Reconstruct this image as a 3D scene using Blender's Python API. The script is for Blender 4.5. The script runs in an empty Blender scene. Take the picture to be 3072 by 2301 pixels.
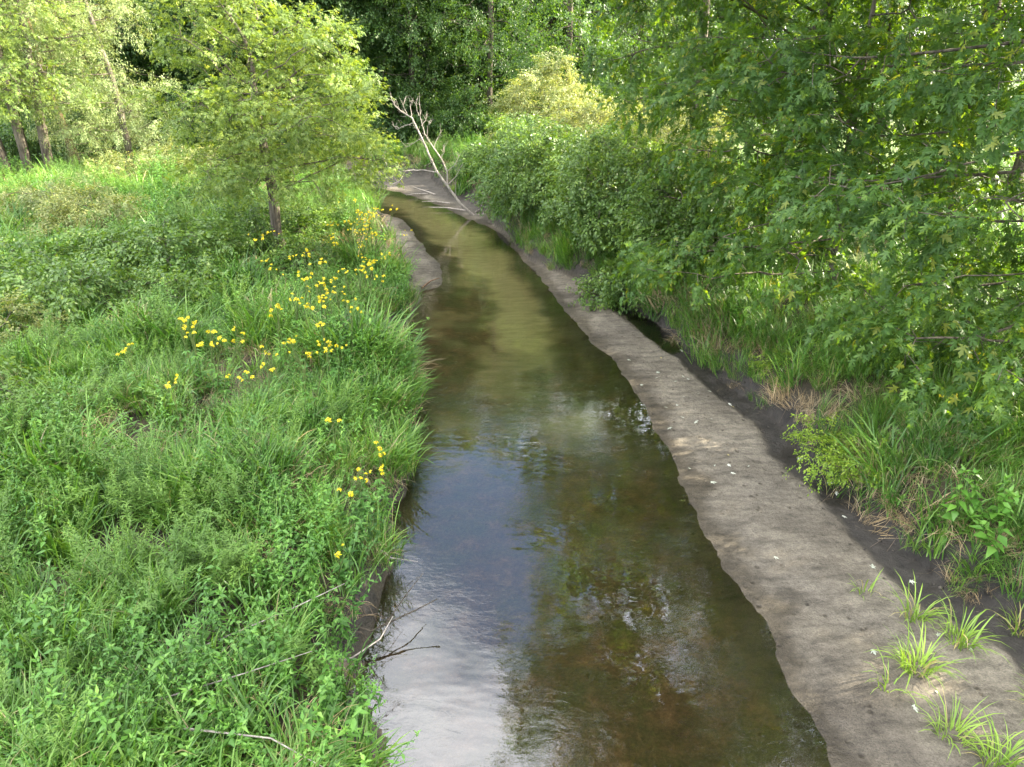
import bpy, math
import numpy as np
from mathutils import Matrix, Vector, Euler

scene = bpy.context.scene
col = scene.collection
R = math.radians

# ------------------------------------------------------------------ camera
cam_data = bpy.data.cameras.new("camera")
cam = bpy.data.objects.new("camera", cam_data)
col.objects.link(cam)
cam.location = (0, 0, 6.0)
cam.rotation_euler = (R(65), 0, 0)
cam_data.sensor_width = 36
cam_data.lens = 36 * 712 / 1024
cam_data.clip_start = 0.1
cam_data.clip_end = 2000
scene.camera = cam

# ------------------------------------------------------------------ light
SUN_AZ, SUN_EL = 13.0, 30.0            # degrees from +X towards +Y, elevation
sd = Vector((math.cos(R(SUN_AZ)) * math.cos(R(SUN_EL)), math.sin(R(SUN_AZ)) * math.cos(R(SUN_EL)), math.sin(R(SUN_EL))))
sun_data = bpy.data.lights.new("sun", 'SUN')
sun_data.energy = 5.0
sun_data.angle = R(0.6)
sun_data.color = (1.0, 0.90, 0.70)
sun = bpy.data.objects.new("sun", sun_data)
col.objects.link(sun)
sun.rotation_euler = sd.to_track_quat('Z', 'Y').to_euler()

world = bpy.data.worlds.new("World")
scene.world = world
world.use_nodes = True
nt = world.node_tree
nt.nodes.clear()
wo = nt.nodes.new('ShaderNodeOutputWorld')
bg = nt.nodes.new('ShaderNodeBackground')
bg.inputs['Strength'].default_value = 0.073
sky = nt.nodes.new('ShaderNodeTexSky')
sky.sky_type = 'NISHITA'
sky.sun_disc = False
sky.sun_elevation = R(SUN_EL)
sky.sun_rotation = R(90 - SUN_AZ)
tc = nt.nodes.new('ShaderNodeTexCoord')
sep = nt.nodes.new('ShaderNodeSeparateXYZ')
nt.links.new(tc.outputs['Generated'], sep.inputs[0])
zz = nt.nodes.new('ShaderNodeMath'); zz.operation = 'MAXIMUM'; zz.inputs[1].default_value = 0.0
nt.links.new(sep.outputs['Z'], zz.inputs[0])
za = nt.nodes.new('ShaderNodeMath'); za.operation = 'ADD'; za.inputs[1].default_value = 0.22
nt.links.new(zz.outputs[0], za.inputs[0])
dv = nt.nodes.new('ShaderNodeVectorMath'); dv.operation = 'DIVIDE'
cmb = nt.nodes.new('ShaderNodeCombineXYZ')
for i in range(3):
    nt.links.new(za.outputs[0], cmb.inputs[i])
nt.links.new(tc.outputs['Generated'], dv.inputs[0])
nt.links.new(cmb.outputs[0], dv.inputs[1])
mp = nt.nodes.new('ShaderNodeMapping')
mp.inputs['Location'].default_value = (6.3, 2.52, 0.0)
nt.links.new(dv.outputs[0], mp.inputs['Vector'])
cn = nt.nodes.new('ShaderNodeTexNoise')
cn.inputs['Scale'].default_value = 1.15
cn.inputs['Detail'].default_value = 6
cn.inputs['Roughness'].default_value = 0.5
nt.links.new(mp.outputs[0], cn.inputs['Vector'])
cr = nt.nodes.new('ShaderNodeValToRGB')
cr.color_ramp.elements[0].position = 0.44
cr.color_ramp.elements[1].position = 0.66
nt.links.new(cn.outputs['Fac'], cr.inputs[0])
mx = nt.nodes.new('ShaderNodeMixRGB')
mx.inputs['Color2'].default_value = (21.0, 20.7, 20.6, 1)
nt.links.new(cr.outputs['Color'], mx.inputs['Fac'])
nt.links.new(sky.outputs[0], mx.inputs['Color1'])
nt.links.new(mx.outputs[0], bg.inputs['Color'])
nt.links.new(bg.outputs[0], wo.inputs['Surface'])

scene.render.engine = 'CYCLES'
scene.view_settings.view_transform = 'Standard'
scene.view_settings.look = 'None'
scene.view_settings.gamma = 1
scene.view_settings.use_curve_mapping = False
scene.view_settings.exposure = 2.92
cy = scene.cycles
cy.use_denoising = True
cy.max_bounces = 8
cy.diffuse_bounces = 3
cy.glossy_bounces = 3
cy.transmission_bounces = 4
cy.transparent_max_bounces = 12
cy.sample_clamp_indirect = 6
cy.caustics_reflective = False
cy.caustics_refractive = False

# ------------------------------------------------------------------ helpers
def tag(o, label=None, cat=None, group=None, kind=None):
    if label: o['label'] = label
    if cat: o['category'] = cat
    if group: o['group'] = group
    if kind: o['kind'] = kind
    return o

def empty(name, loc=(0, 0, 0), rz=0.0):
    o = bpy.data.objects.new(name, None)
    col.objects.link(o)
    o.location = loc
    o.rotation_euler = (0, 0, rz)
    return o

def mesh_np(name, V, F, mat=None, smooth=False, attrs=None):
    """V (n,3); F (m,3) or (m,4) int array; attrs {name: per-vertex float}"""
    V = np.asarray(V, dtype=np.float32); F = np.asarray(F, dtype=np.int32)
    me = bpy.data.meshes.new(name)
    me.vertices.add(len(V)); me.vertices.foreach_set('co', V.ravel())
    k = F.shape[1] if len(F) else 3
    me.loops.add(F.size); me.loops.foreach_set('vertex_index', F.ravel())
    me.polygons.add(len(F))
    me.polygons.foreach_set('loop_start', np.arange(0, F.size, k, dtype=np.int32))
    me.polygons.foreach_set('loop_total', np.full(len(F), k, dtype=np.int32))
    if smooth: me.polygons.foreach_set('use_smooth', np.ones(len(F), dtype=bool))
    me.update(calc_edges=True)
    for an, av in (attrs or {}).items():
        a = me.attributes.new(an, 'FLOAT', 'POINT')
        a.data.foreach_set('value', np.asarray(av, dtype=np.float32))
    if mat: me.materials.append(mat)
    return me

def obj(name, me, parent=None, loc=None):
    o = bpy.data.objects.new(name, me)
    col.objects.link(o)
    if parent: o.parent = parent
    if loc is not None: o.location = loc
    return o

class TB:
    """triangle builder with a per-vertex 'var' value"""
    def __init__(s): s.V = []; s.F = []; s.A = []; s.n = 0
    def add(s, V, F, var=0.5):
        V = np.asarray(V, dtype=np.float64); F = np.asarray(F, dtype=np.int64)
        s.V.append(V); s.F.append(F + s.n); s.A.append(np.full(len(V), var)); s.n += len(V)
    def mesh(s, name, mat=None, smooth=False):
        if not s.V: return mesh_np(name, np.zeros((0, 3)), np.zeros((0, 3), int), mat)
        return mesh_np(name, np.concatenate(s.V), np.concatenate(s.F), mat, smooth, {'var': np.concatenate(s.A)})

def hash2(ix, iy, s):
    h = (ix.astype(np.int64) * 374761393 + iy.astype(np.int64) * 668265263 + s * 1442695041) & 0xFFFFFFFF
    h = ((h ^ (h >> 13)) * 1274126177) & 0xFFFFFFFF
    return ((h ^ (h >> 16)) & 0xFFFF) / 65535.0

def vnoise(x, y, s=0):
    x = np.asarray(x, float); y = np.asarray(y, float)
    ix = np.floor(x); iy = np.floor(y); fx = x - ix; fy = y - iy
    fx = fx * fx * (3 - 2 * fx); fy = fy * fy * (3 - 2 * fy)
    a = hash2(ix, iy, s); b = hash2(ix + 1, iy, s); c = hash2(ix, iy + 1, s); d = hash2(ix + 1, iy + 1, s)
    return (a * (1 - fx) + b * fx) * (1 - fy) + (c * (1 - fx) + d * fx) * fy

def fnoise(x, y, s=0, o=3):
    t = 0; a = 0.5; n = 0
    for i in range(o):
        t = t + a * vnoise(x * 2 ** i, y * 2 ** i, s + i * 17); n += a; a *= 0.5
    return t / n

def sstep(a, b, x):
    t = np.clip((x - a) / (b - a), 0, 1)
    return t * t * (3 - 2 * t)

# ------------------------------------------------------------------ materials
def new_mat(name):
    m = bpy.data.materials.new(name); m.use_nodes = True
    n = m.node_tree; n.nodes.clear()
    return m, n, n.nodes.new('ShaderNodeOutputMaterial')

def N(n, t, **kw):
    x = n.nodes.new(t)
    for k, v in kw.items():
        if k in x.inputs.keys(): x.inputs[k].default_value = v
        else: setattr(x, k, v)
    return x

def mixrgb(n, fac, a, b, mode='MIX'):
    m = n.nodes.new('ShaderNodeMixRGB'); m.blend_type = mode
    for s, v in (('Fac', fac), ('Color1', a), ('Color2', b)):
        if isinstance(v, (int, float)): m.inputs[s].default_value = v
        elif isinstance(v, tuple): m.inputs[s].default_value = (*v, 1)
        else: n.links.new(v, m.inputs[s])
    return m.outputs[0]

def ramp(n, src, stops):
    r = n.nodes.new('ShaderNodeValToRGB')
    e = r.color_ramp.elements
    while len(e) < len(stops): e.new(0.5)
    for i, (p, c) in enumerate(stops):
        e[i].position = p; e[i].color = (*c, 1) if isinstance(c, tuple) else (c, c, c, 1)
    n.links.new(src, r.inputs[0])
    return r.outputs[0]

def leaf_mat(name, stops, trans=0.4, tcol=(1.5, 1.35, 0.35), rough=0.5, spec=0.35, vary=0.3, nscale=0.6):
    """foliage: colour by the per-leaf value 'var', varied gently through space, partly translucent"""
    m, n, out = new_mat(name)
    at = N(n, 'ShaderNodeAttribute', attribute_name='var')
    c = ramp(n, at.outputs['Fac'], stops)
    geo = N(n, 'ShaderNodeNewGeometry')
    no = N(n, 'ShaderNodeTexNoise'); no.inputs['Scale'].default_value = nscale; no.inputs['Detail'].default_value = 3
    n.links.new(geo.outputs['Position'], no.inputs['Vector'])
    v = ramp(n, no.outputs['Fac'], [(0.32, (1 - vary * 1.25, 1 - vary, 1 - vary * 0.6)), (0.68, (1 + vary * 1.25, 1 + vary * 0.9, 1 + vary * 0.4))])
    c = mixrgb(n, 1.0, c, v, 'MULTIPLY')
    p = N(n, 'ShaderNodeBsdfPrincipled')
    n.links.new(c, p.inputs['Base Color'])
    p.inputs['Roughness'].default_value = rough
    p.inputs['Specular IOR Level'].default_value = spec
    t = N(n, 'ShaderNodeBsdfTranslucent')
    n.links.new(mixrgb(n, 1.0, c, tcol, 'MULTIPLY'), t.inputs['Color'])
    mixs = N(n, 'ShaderNodeMixShader'); mixs.inputs[0].default_value = trans
    n.links.new(p.outputs[0], mixs.inputs[1]); n.links.new(t.outputs[0], mixs.inputs[2])
    n.links.new(mixs.outputs[0], out.inputs['Surface'])
    return m

def bark_mat(name, c1, c2, scale=6.0, bump=0.6):
    m, n, out = new_mat(name)
    tcx = N(n, 'ShaderNodeTexCoord')
    mpp = N(n, 'ShaderNodeMapping'); mpp.inputs['Scale'].default_value = (1, 1, 0.18)
    n.links.new(tcx.outputs['Object'], mpp.inputs['Vector'])
    no = N(n, 'ShaderNodeTexNoise'); no.inputs['Scale'].default_value = scale * 3; no.inputs['Detail'].default_value = 5
    n.links.new(mpp.outputs[0], no.inputs['Vector'])
    n2 = N(n, 'ShaderNodeTexNoise'); n2.inputs['Scale'].default_value = 1.3
    n.links.new(tcx.outputs['Object'], n2.inputs['Vector'])
    c = ramp(n, no.outputs['Fac'], [(0.32, c1), (0.68, c2)])
    c = mixrgb(n, 1.0, c, ramp(n, n2.outputs['Fac'], [(0.3, 0.7), (0.7, 1.25)]), 'MULTIPLY')
    p = N(n, 'ShaderNodeBsdfPrincipled'); p.inputs['Roughness'].default_value = 0.9
    p.inputs['Specular IOR Level'].default_value = 0.2
    n.links.new(c, p.inputs['Base Color'])
    b = N(n, 'ShaderNodeBump'); b.inputs['Strength'].default_value = bump; b.inputs['Distance'].default_value = 0.03
    n.links.new(no.outputs['Fac'], b.inputs['Height']); n.links.new(b.outputs[0], p.inputs['Normal'])
    n.links.new(p.outputs[0], out.inputs['Surface'])
    return m

M = {}
M['grass'] = leaf_mat('grass_blade', [(0.0, (0.045, 0.125, 0.018)), (0.45, (0.095, 0.21, 0.030)), (0.86, (0.165, 0.285, 0.055)), (0.93, (0.27, 0.235, 0.12)), (1.0, (0.36, 0.31, 0.19))], 0.35, (1.3, 1.3, 0.4), 0.42, 0.45, 0.3, 0.8)
M['herb'] = leaf_mat('herb_leaf', [(0.0, (0.038, 0.115, 0.017)), (0.6, (0.085, 0.21, 0.030)), (1.0, (0.16, 0.30, 0.055))], 0.35, (1.3, 1.3, 0.4), 0.45, 0.4, 0.25, 0.7)
M['feather'] = leaf_mat('feathery_leaf', [(0.0, (0.07, 0.15, 0.026)), (1.0, (0.165, 0.28, 0.06))], 0.35, (1.3, 1.3, 0.4), 0.5, 0.3, 0.2, 0.7)
M['straw'] = leaf_mat('dry_straw', [(0.0, (0.20, 0.15, 0.08)), (0.6, (0.34, 0.26, 0.15)), (1.0, (0.46, 0.38, 0.25))], 0.2, (1.1, 1.0, 0.8), 0.7, 0.2, 0.2)
M['maple'] = leaf_mat('maple_leaf', [(0.0, (0.044, 0.105, 0.024)), (0.6, (0.078, 0.16, 0.036)), (0.93, (0.12, 0.21, 0.048)), (1.0, (0.21, 0.26, 0.06))], 0.5, (2.2, 1.8, 0.22), 0.45, 0.34, 0.2, 0.5)
M['elder'] = leaf_mat('boxelder_leaf', [(0.0, (0.085, 0.155, 0.03)), (0.7, (0.17, 0.25, 0.055)), (1.0, (0.27, 0.33, 0.10))], 0.42, (1.5, 1.35, 0.35), 0.45, 0.4, 0.2, 0.6)
M['willow'] = leaf_mat('willow_leaf', [(0.0, (0.14, 0.21, 0.07)), (0.6, (0.25, 0.32, 0.125)), (1.0, (0.38, 0.42, 0.22))], 0.35, (1.3, 1.2, 0.5), 0.5, 0.4, 0.2, 0.6)
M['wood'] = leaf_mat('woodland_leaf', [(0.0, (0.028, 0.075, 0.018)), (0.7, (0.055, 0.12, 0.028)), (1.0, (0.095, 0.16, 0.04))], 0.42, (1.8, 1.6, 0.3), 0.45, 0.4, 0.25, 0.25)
M['shrub'] = leaf_mat('shrub_leaf', [(0.0, (0.055, 0.12, 0.026)), (0.7, (0.12, 0.21, 0.045)), (1.0, (0.20, 0.28, 0.07))], 0.4, (1.5, 1.35, 0.35), 0.42, 0.45, 0.2, 0.6)
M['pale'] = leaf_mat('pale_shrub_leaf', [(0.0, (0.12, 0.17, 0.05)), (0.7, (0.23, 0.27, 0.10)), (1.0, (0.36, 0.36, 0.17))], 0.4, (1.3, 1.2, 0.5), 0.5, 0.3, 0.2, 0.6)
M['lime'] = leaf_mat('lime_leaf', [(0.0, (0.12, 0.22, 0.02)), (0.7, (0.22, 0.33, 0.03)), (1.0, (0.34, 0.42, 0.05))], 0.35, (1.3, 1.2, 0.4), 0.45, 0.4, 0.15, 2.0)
M['tuft'] = leaf_mat('tuft_blade', [(0.0, (0.12, 0.22, 0.03)), (0.9, (0.24, 0.36, 0.06)), (1.0, (0.36, 0.31, 0.15))], 0.35, (1.2, 1.2, 0.4), 0.45, 0.4, 0.15, 3.0)
M['petal'] = leaf_mat('yellow_petal', [(0.0, (0.58, 0.46, 0.012)), (1.0, (0.78, 0.67, 0.04))], 0.3, (1.2, 1.1, 0.5), 0.6, 0.2, 0.1, 3.0)
M['disc'] = leaf_mat('flower_disc', [(0.0, (0.22, 0.22, 0.04)), (1.0, (0.34, 0.28, 0.05))], 0.0, (1, 1, 1), 0.8, 0.1, 0.1)
M['fallen'] = leaf_mat('fallen_leaf_skin', [(0.0, (0.30, 0.32, 0.25)), (0.75, (0.42, 0.43, 0.37)), (0.85, (0.40, 0.36, 0.12)), (1.0, (0.30, 0.24, 0.12))], 0.1, (1, 1, 1), 0.6, 0.3, 0.05)
M['bark'] = bark_mat('grey_brown_bark', (0.05, 0.042, 0.032), (0.16, 0.135, 0.105))
M['darkbark'] = bark_mat('dark_bark', (0.03, 0.026, 0.02), (0.10, 0.085, 0.065))
M['redbark'] = bark_mat('reddish_bark', (0.09, 0.055, 0.035), (0.22, 0.14, 0.09))
M['deadwood'] = bark_mat('bleached_deadwood', (0.17, 0.148, 0.125), (0.37, 0.335, 0.295), 8)
M['clod'] = bark_mat('mud_clod', (0.03, 0.027, 0.024), (0.075, 0.066, 0.056), 6)
M['root'] = bark_mat('bank_root', (0.06, 0.045, 0.032), (0.17, 0.135, 0.10), 8)
M['stem'] = bark_mat('green_stem', (0.06, 0.10, 0.03), (0.13, 0.17, 0.05), 10, 0.1)

# terrain material ---------------------------------------------------------
def terrain_mat():
    m, n, out = new_mat('bank_soil_and_sand')
    geo = N(n, 'ShaderNodeNewGeometry')
    def noise(s, d=4, r=0.55, st=None):
        x = N(n, 'ShaderNodeTexNoise'); x.inputs['Scale'].default_value = s; x.inputs['Detail'].default_value = d; x.inputs['Roughness'].default_value = r
        if st:
            mm = N(n, 'ShaderNodeMapping'); mm.inputs['Scale'].default_value = st
            n.links.new(geo.outputs['Position'], mm.inputs['Vector']); n.links.new(mm.outputs[0], x.inputs['Vector'])
        else: n.links.new(geo.outputs['Position'], x.inputs['Vector'])
        return x.outputs['Fac']
    def attr(a): return N(n, 'ShaderNodeAttribute', attribute_name=a).outputs['Fac']
    big = noise(0.7, 5, 0.6); mid = noise(4.5, 6, 0.65); fine = noise(55, 3, 0.7); strk = noise(2.2, 6, 0.62, (1.0, 3.2, 1))
    # dry sand
    sand = ramp(n, big, [(0.30, (0.08, 0.068, 0.052)), (0.5, (0.138, 0.120, 0.093)), (0.72, (0.195, 0.172, 0.135))])
    sand = mixrgb(n, 1.0, sand, ramp(n, strk, [(0.33, 0.6), (0.5, 1.0), (0.72, 1.25)]), 'MULTIPLY')
    sand = mixrgb(n, ramp(n, noise(0.45, 4, 0.6), [(0.45, 0.0), (0.6, 0.75)]), sand, mixrgb(n, 1.0, sand, (0.62, 0.62, 0.64), 'MULTIPLY'))
    sand = mixrgb(n, 1.0, sand, ramp(n, fine, [(0.3, 0.68), (0.7, 1.28)]), 'MULTIPLY')
    sand = mixrgb(n, 1.0, sand, ramp(n, noise(14, 5, 0.75), [(0.3, 0.66), (0.5, 1.0), (0.7, 1.2)]), 'MULTIPLY')
    # little dark pits and specks of debris
    vo = N(n, 'ShaderNodeTexVoronoi'); vo.inputs['Scale'].default_value = 6.5; vo.inputs['Randomness'].default_value = 1
    n.links.new(geo.outputs['Position'], vo.inputs['Vector'])
    pit = ramp(n, vo.outputs['Distance'], [(0.08, 1.0), (0.24, 0.0)])
    gate = ramp(n, mid, [(0.49, 0.0), (0.57, 1.0)])
    pit = mixrgb(n, 1.0, pit, gate, 'MULTIPLY')
    sand = mixrgb(n, pit, sand, mixrgb(n, 1.0, sand, (0.5, 0.48, 0.45), 'MULTIPLY'))
    mud = ramp(n, mid, [(0.3, (0.028, 0.026, 0.024)), (0.7, (0.062, 0.056, 0.05))])
    mud = mixrgb(n, 1.0, mud, ramp(n, fine, [(0.3, 0.8), (0.7, 1.2)]), 'MULTIPLY')
    soil = ramp(n, mid, [(0.3, (0.025, 0.021, 0.013)), (0.7, (0.06, 0.05, 0.03))])
    turf = ramp(n, noise(0.25, 6, 0.7), [(0.3, (0.06, 0.10, 0.025)), (0.5, (0.10, 0.15, 0.04)), (0.7, (0.17, 0.19, 0.07))])
    turf = mixrgb(n, 1.0, turf, ramp(n, noise(9, 4, 0.7), [(0.3, 0.5), (0.7, 1.4)]), 'MULTIPLY')
    bed = ramp(n, mid, [(0.30, (0.040, 0.029, 0.015)), (0.5, (0.075, 0.048, 0.025)), (0.68, (0.13, 0.080, 0.044))])
    bed = mixrgb(n, ramp(n, noise(1.6, 5, 0.6), [(0.42, 0.0), (0.62, 0.85)]), bed, (0.048, 0.050, 0.020))
    bed = mixrgb(n, 1.0, bed, ramp(n, noise(26, 5, 0.75), [(0.3, 0.55), (0.72, 1.6)]), 'MULTIPLY')
    shoal = ramp(n, strk, [(0.3, (0.27, 0.245, 0.14)), (0.7, (0.42, 0.385, 0.225))])
    bed = mixrgb(n, attr('shoal'), bed, shoal)
    c = mixrgb(n, attr('turf'), soil, turf)
    c = mixrgb(n, attr('sand'), c, sand)
    c = mixrgb(n, attr('mud'), c, mud)
    wet = attr('wet')
    c = mixrgb(n, wet, c, mixrgb(n, 1.0, c, (0.46, 0.43, 0.38), 'MULTIPLY'))
    c = mixrgb(n, attr('bed'), c, bed)
    p = N(n, 'ShaderNodeBsdfPrincipled')
    n.links.new(c, p.inputs['Base Color'])
    rr = N(n, 'ShaderNodeMapRange'); rr.inputs['To Min'].default_value = 0.92; rr.inputs['To Max'].default_value = 0.55
    n.links.new(wet, rr.inputs['Value']); n.links.new(rr.outputs[0], p.inputs['Roughness'])
    p.inputs['Specular IOR Level'].default_value = 0.3
    h = N(n, 'ShaderNodeMath', operation='MULTIPLY'); h.inputs[1].default_value = 0.25
    n.links.new(fine, h.inputs[0])
    h2 = N(n, 'ShaderNodeMath', operation='ADD'); n.links.new(h.outputs[0], h2.inputs[0]); n.links.new(mid, h2.inputs[1])
    h3 = N(n, 'ShaderNodeMath', operation='SUBTRACT'); n.links.new(h2.outputs[0], h3.inputs[0])
    pm = N(n, 'ShaderNodeMath', operation='MULTIPLY'); pm.inputs[1].default_value = 0.4
    n.links.new(pit, pm.inputs[0]); n.links.new(pm.outputs[0], h3.inputs[1])
    b = N(n, 'ShaderNodeBump'); b.inputs['Strength'].default_value = 1.0; b.inputs['Distance'].default_value = 0.07
    n.links.new(h3.outputs[0], b.inputs['Height']); n.links.new(b.outputs[0], p.inputs['Normal'])
    n.links.new(p.outputs[0], out.inputs['Surface'])
    return m
M['terrain'] = terrain_mat()

def water_mat(name, tint, f0=0.105, rip=1.0):
    m, n, out = new_mat(name)
    geo = N(n, 'ShaderNodeNewGeometry')
    mm = N(n, 'ShaderNodeMapping'); mm.inputs['Scale'].default_value = (1.0, 1.9, 1)
    mm.inputs['Rotation'].default_value = (0, 0, R(12))
    n.links.new(geo.outputs['Position'], mm.inputs['Vector'])
    def noise(s, d, r=0.5, dist=0.0):
        x = N(n, 'ShaderNodeTexNoise'); x.inputs['Scale'].default_value = s; x.inputs['Detail'].default_value = d
        x.inputs['Roughness'].default_value = r; x.inputs['Distortion'].default_value = dist
        n.links.new(mm.outputs[0], x.inputs['Vector']); return x.outputs['Fac']
    a = noise(1.6, 2); b = noise(9, 3, 0.55, 0.6)
    # patches of livelier water
    pt = N(n, 'ShaderNodeTexNoise'); pt.inputs['Scale'].default_value = 0.55; pt.inputs['Detail'].default_value = 3
    n.links.new(geo.outputs['Position'], pt.inputs['Vector'])
    amp = ramp(n, pt.outputs['Fac'], [(0.42, 0.05), (0.70, 1.3)])
    mb = N(n, 'ShaderNodeMath', operation='MULTIPLY'); n.links.new(b, mb.inputs[0]); n.links.new(amp, mb.inputs[1])
    mb2 = N(n, 'ShaderNodeMath', operation='MULTIPLY'); n.links.new(mb.outputs[0], mb2.inputs[0]); mb2.inputs[1].default_value = 0.5
    ad = N(n, 'ShaderNodeMath', operation='ADD'); n.links.new(a, ad.inputs[0]); n.links.new(mb2.outputs[0], ad.inputs[1])
    bu = N(n, 'ShaderNodeBump'); bu.inputs['Strength'].default_value = 1.0; bu.inputs['Distance'].default_value = 0.0055 * rip
    n.links.new(ad.outputs[0], bu.inputs['Height'])
    tr = N(n, 'ShaderNodeBsdfTransparent'); tr.inputs['Color'].default_value = (*tint, 1)
    gl = N(n, 'ShaderNodeBsdfGlossy'); gl.inputs['Roughness'].default_value = 0.015
    gl.inputs['Color'].default_value = (1, 1, 1, 1)
    n.links.new(bu.outputs[0], gl.inputs['Normal'])
    lw = N(n, 'ShaderNodeFresnel'); lw.inputs['IOR'].default_value = (1 + math.sqrt(f0)) / (1 - math.sqrt(f0))
    n.links.new(bu.outputs[0], lw.inputs['Normal'])
    ms = N(n, 'ShaderNodeMixShader')
    n.links.new(lw.outputs[0], ms.inputs[0]); n.links.new(tr.outputs[0], ms.inputs[1]); n.links.new(gl.outputs[0], ms.inputs[2])
    n.links.new(ms.outputs[0], out.inputs['Surface'])
    return m
M['water'] = water_mat('stream_water', (0.90, 0.89, 0.74))
M['pond'] = water_mat('pond_water', (0.35, 0.38, 0.32), 0.08, 0.6)

# ------------------------------------------------------------------ terrain
LW = [(-0.9, -8), (-1.0, 1.5), (-1.05, 4.4), (-1.45, 5.3), (-1.62, 6.3), (-1.68, 7.5), (-1.85, 9.8), (-2.0, 11.8), (-2.35, 14.8)]
SPIT_W = [(-2.5, 17.3), (-2.03, 19.29), (-2.4, 21.69), (-3.42, 25.38), (-4.35, 27.84), (-5.41, 29.89)]
SPIT_B = [(-2.6, 17.2), (-3.15, 19.85), (-4.0, 23.63), (-5.1, 27.6), (-5.6, 29.6)]
LFAR = [(-6.77, 32.45), (-8.33, 33.83), (-12, 35.2), (-30, 36)]
RW = [(3.1, -8), (3.05, 2.0), (2.97, 4.47), (2.89, 5.47), (2.9, 6.42), (2.64, 7.52), (2.6, 9.7), (2.45, 11.82), (2.15, 14.0), (1.45, 16.6),
      (0.8, 20.2), (0.3, 22.2), (-0.35, 25.38), (-1.75, 28.4), (-3.3, 31.3), (-5.36, 34.19), (-6.97, 35.84), (-8.62, 36.4), (-12, 37.6), (-30, 38.5)]
RB = [(6.7, -8), (6.5, 2.0), (6.25, 5.1), (5.95, 6.19), (5.4, 6.9), (5.1, 7.9), (4.9, 9.74), (4.65, 11.71), (4.3, 13.18), (3.9, 15.27), (3.3, 17.42), (2.3, 19.2),
      (1.25, 20.7), (0.5, 22.3), (-0.2, 25.4), (-0.75, 27.4), (-1.0, 29.3), (-2.6, 32.75), (-4.0, 36.57), (-5.75, 40.0), (-9, 40.6), (-30, 41.5)]
W_POLY = np.array(LW + SPIT_W + LFAR + RW[::-1])
C_POLY = np.array(LW + SPIT_B + LFAR + RB[::-1])
POND = (14.6, 29.0, 5.5, 3.0)

def sdist(poly, x, y):
    """signed distance to a closed polygon: negative inside"""
    out = np.full(x.shape, 1e9); ins = np.zeros(x.shape, bool)
    n = len(poly)
    for i in range(n):
        ax, ay = poly[i]; bx, by = poly[(i + 1) % n]
        ex, ey = bx - ax, by - ay
        t = np.clip(((x - ax) * ex + (y - ay) * ey) / (ex * ex + ey * ey), 0, 1)
        out = np.minimum(out, (x - ax - t * ex) ** 2 + (y - ay - t * ey) ** 2)
        if ay != by:
            ins ^= ((ay > y) != (by > y)) & (x < ex * (y - ay) / ey + ax)
    d = np.sqrt(out)
    return np.where(ins, -d, d)

def fields(x, y):
    x = np.asarray(x, float); y = np.asarray(y, float)
    wx = x + (fnoise(x * 0.8, y * 0.8, 3) - 0.5) * np.where(x > 0, 0.2, 0.4) + (fnoise(x * 4, y * 4, 9) - 0.5) * 0.15
    wy = y + (fnoise(x * 0.8, y * 0.8, 31) - 0.5) * np.where(x > 0, 0.2, 0.4) + (fnoise(x * 4, y * 4, 19) - 0.5) * 0.15
    wx = wx + (fnoise(x * 0.4 + 9, y * 0.6, 41) - 0.5) * 0.8 * sstep(0.6, -0.6, x)
    dW = sdist(W_POLY, wx, wy); dC = sdist(C_POLY, wx, wy)
    right = sstep(-0.5, 1.5, x + (y - 26) * 0.35 * (y > 26))
    db = np.maximum(-dC, 0)                                  # distance inside the channel from the bank foot
    dry = 0.11 * (1 - np.exp(-np.maximum(dW, 0) / 1.4)) + ((fnoise(x * 1.7, y * 1.7, 5) - 0.5) * 0.06 + (fnoise(x * 6, y * 6, 6) - 0.5) * 0.03) * sstep(-0.15, 0.7, dW)
    near_r = ((x > 2.0) & (y < 19.5)).astype(float)
    mw = 0.60 + (fnoise(x * 0.9, y * 0.9, 77) - 0.5) * 0.35
    mud = near_r * (1 - sstep(mw - 0.12, mw + 0.05, db)) * (dC < 0.15)
    dry = dry - mud * 0.05
    dry = dry - 0.16 * near_r * sstep(14.2, 15.0, y) * (1 - sstep(17.2, 18.2, y)) * (1 - sstep(0.1, 0.38, np.abs(db - 0.42)))   # back channel
    bed = -0.14 * (1 - np.exp(-np.maximum(-dW, 0) / 0.8)) + (fnoise(x * 1.5, y * 0.8, 8) - 0.5) * 0.08 * sstep(0, 0.8, -dW)
    inside = np.where(dW > 0, np.maximum(dry, 0.0015 - mud * 0.03), np.minimum(bed, -0.0015))
    hb = 0.72 + 0.25 * right
    d = np.maximum(dC, 0)
    bank = 0.10 + hb * (1 - np.exp(-d / 0.30)) * (1 - 0.25 * np.exp(-d / 2)) + 0.35 * (1 - np.exp(-d / 5)) + (fnoise(x * 0.6, y * 0.6, 11) - 0.5) * 0.35 * sstep(0.2, 1.5, d)
    pd = np.sqrt(((x - POND[0]) / POND[2]) ** 2 + ((y - POND[1]) / POND[3]) ** 2)
    bank = bank - 0.75 * (1 - sstep(0.75, 1.1, pd))
    bank = bank + np.maximum(0, y - 60) * 0.01
    h = np.where(dC > 0, bank, inside)
    return h, dW, dC, mud

def ground_z(x, y):
    return fields(np.atleast_1d(x), np.atleast_1d(y))[0]
def gz(x, y):
    return float(ground_z(x, y)[0])

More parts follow.
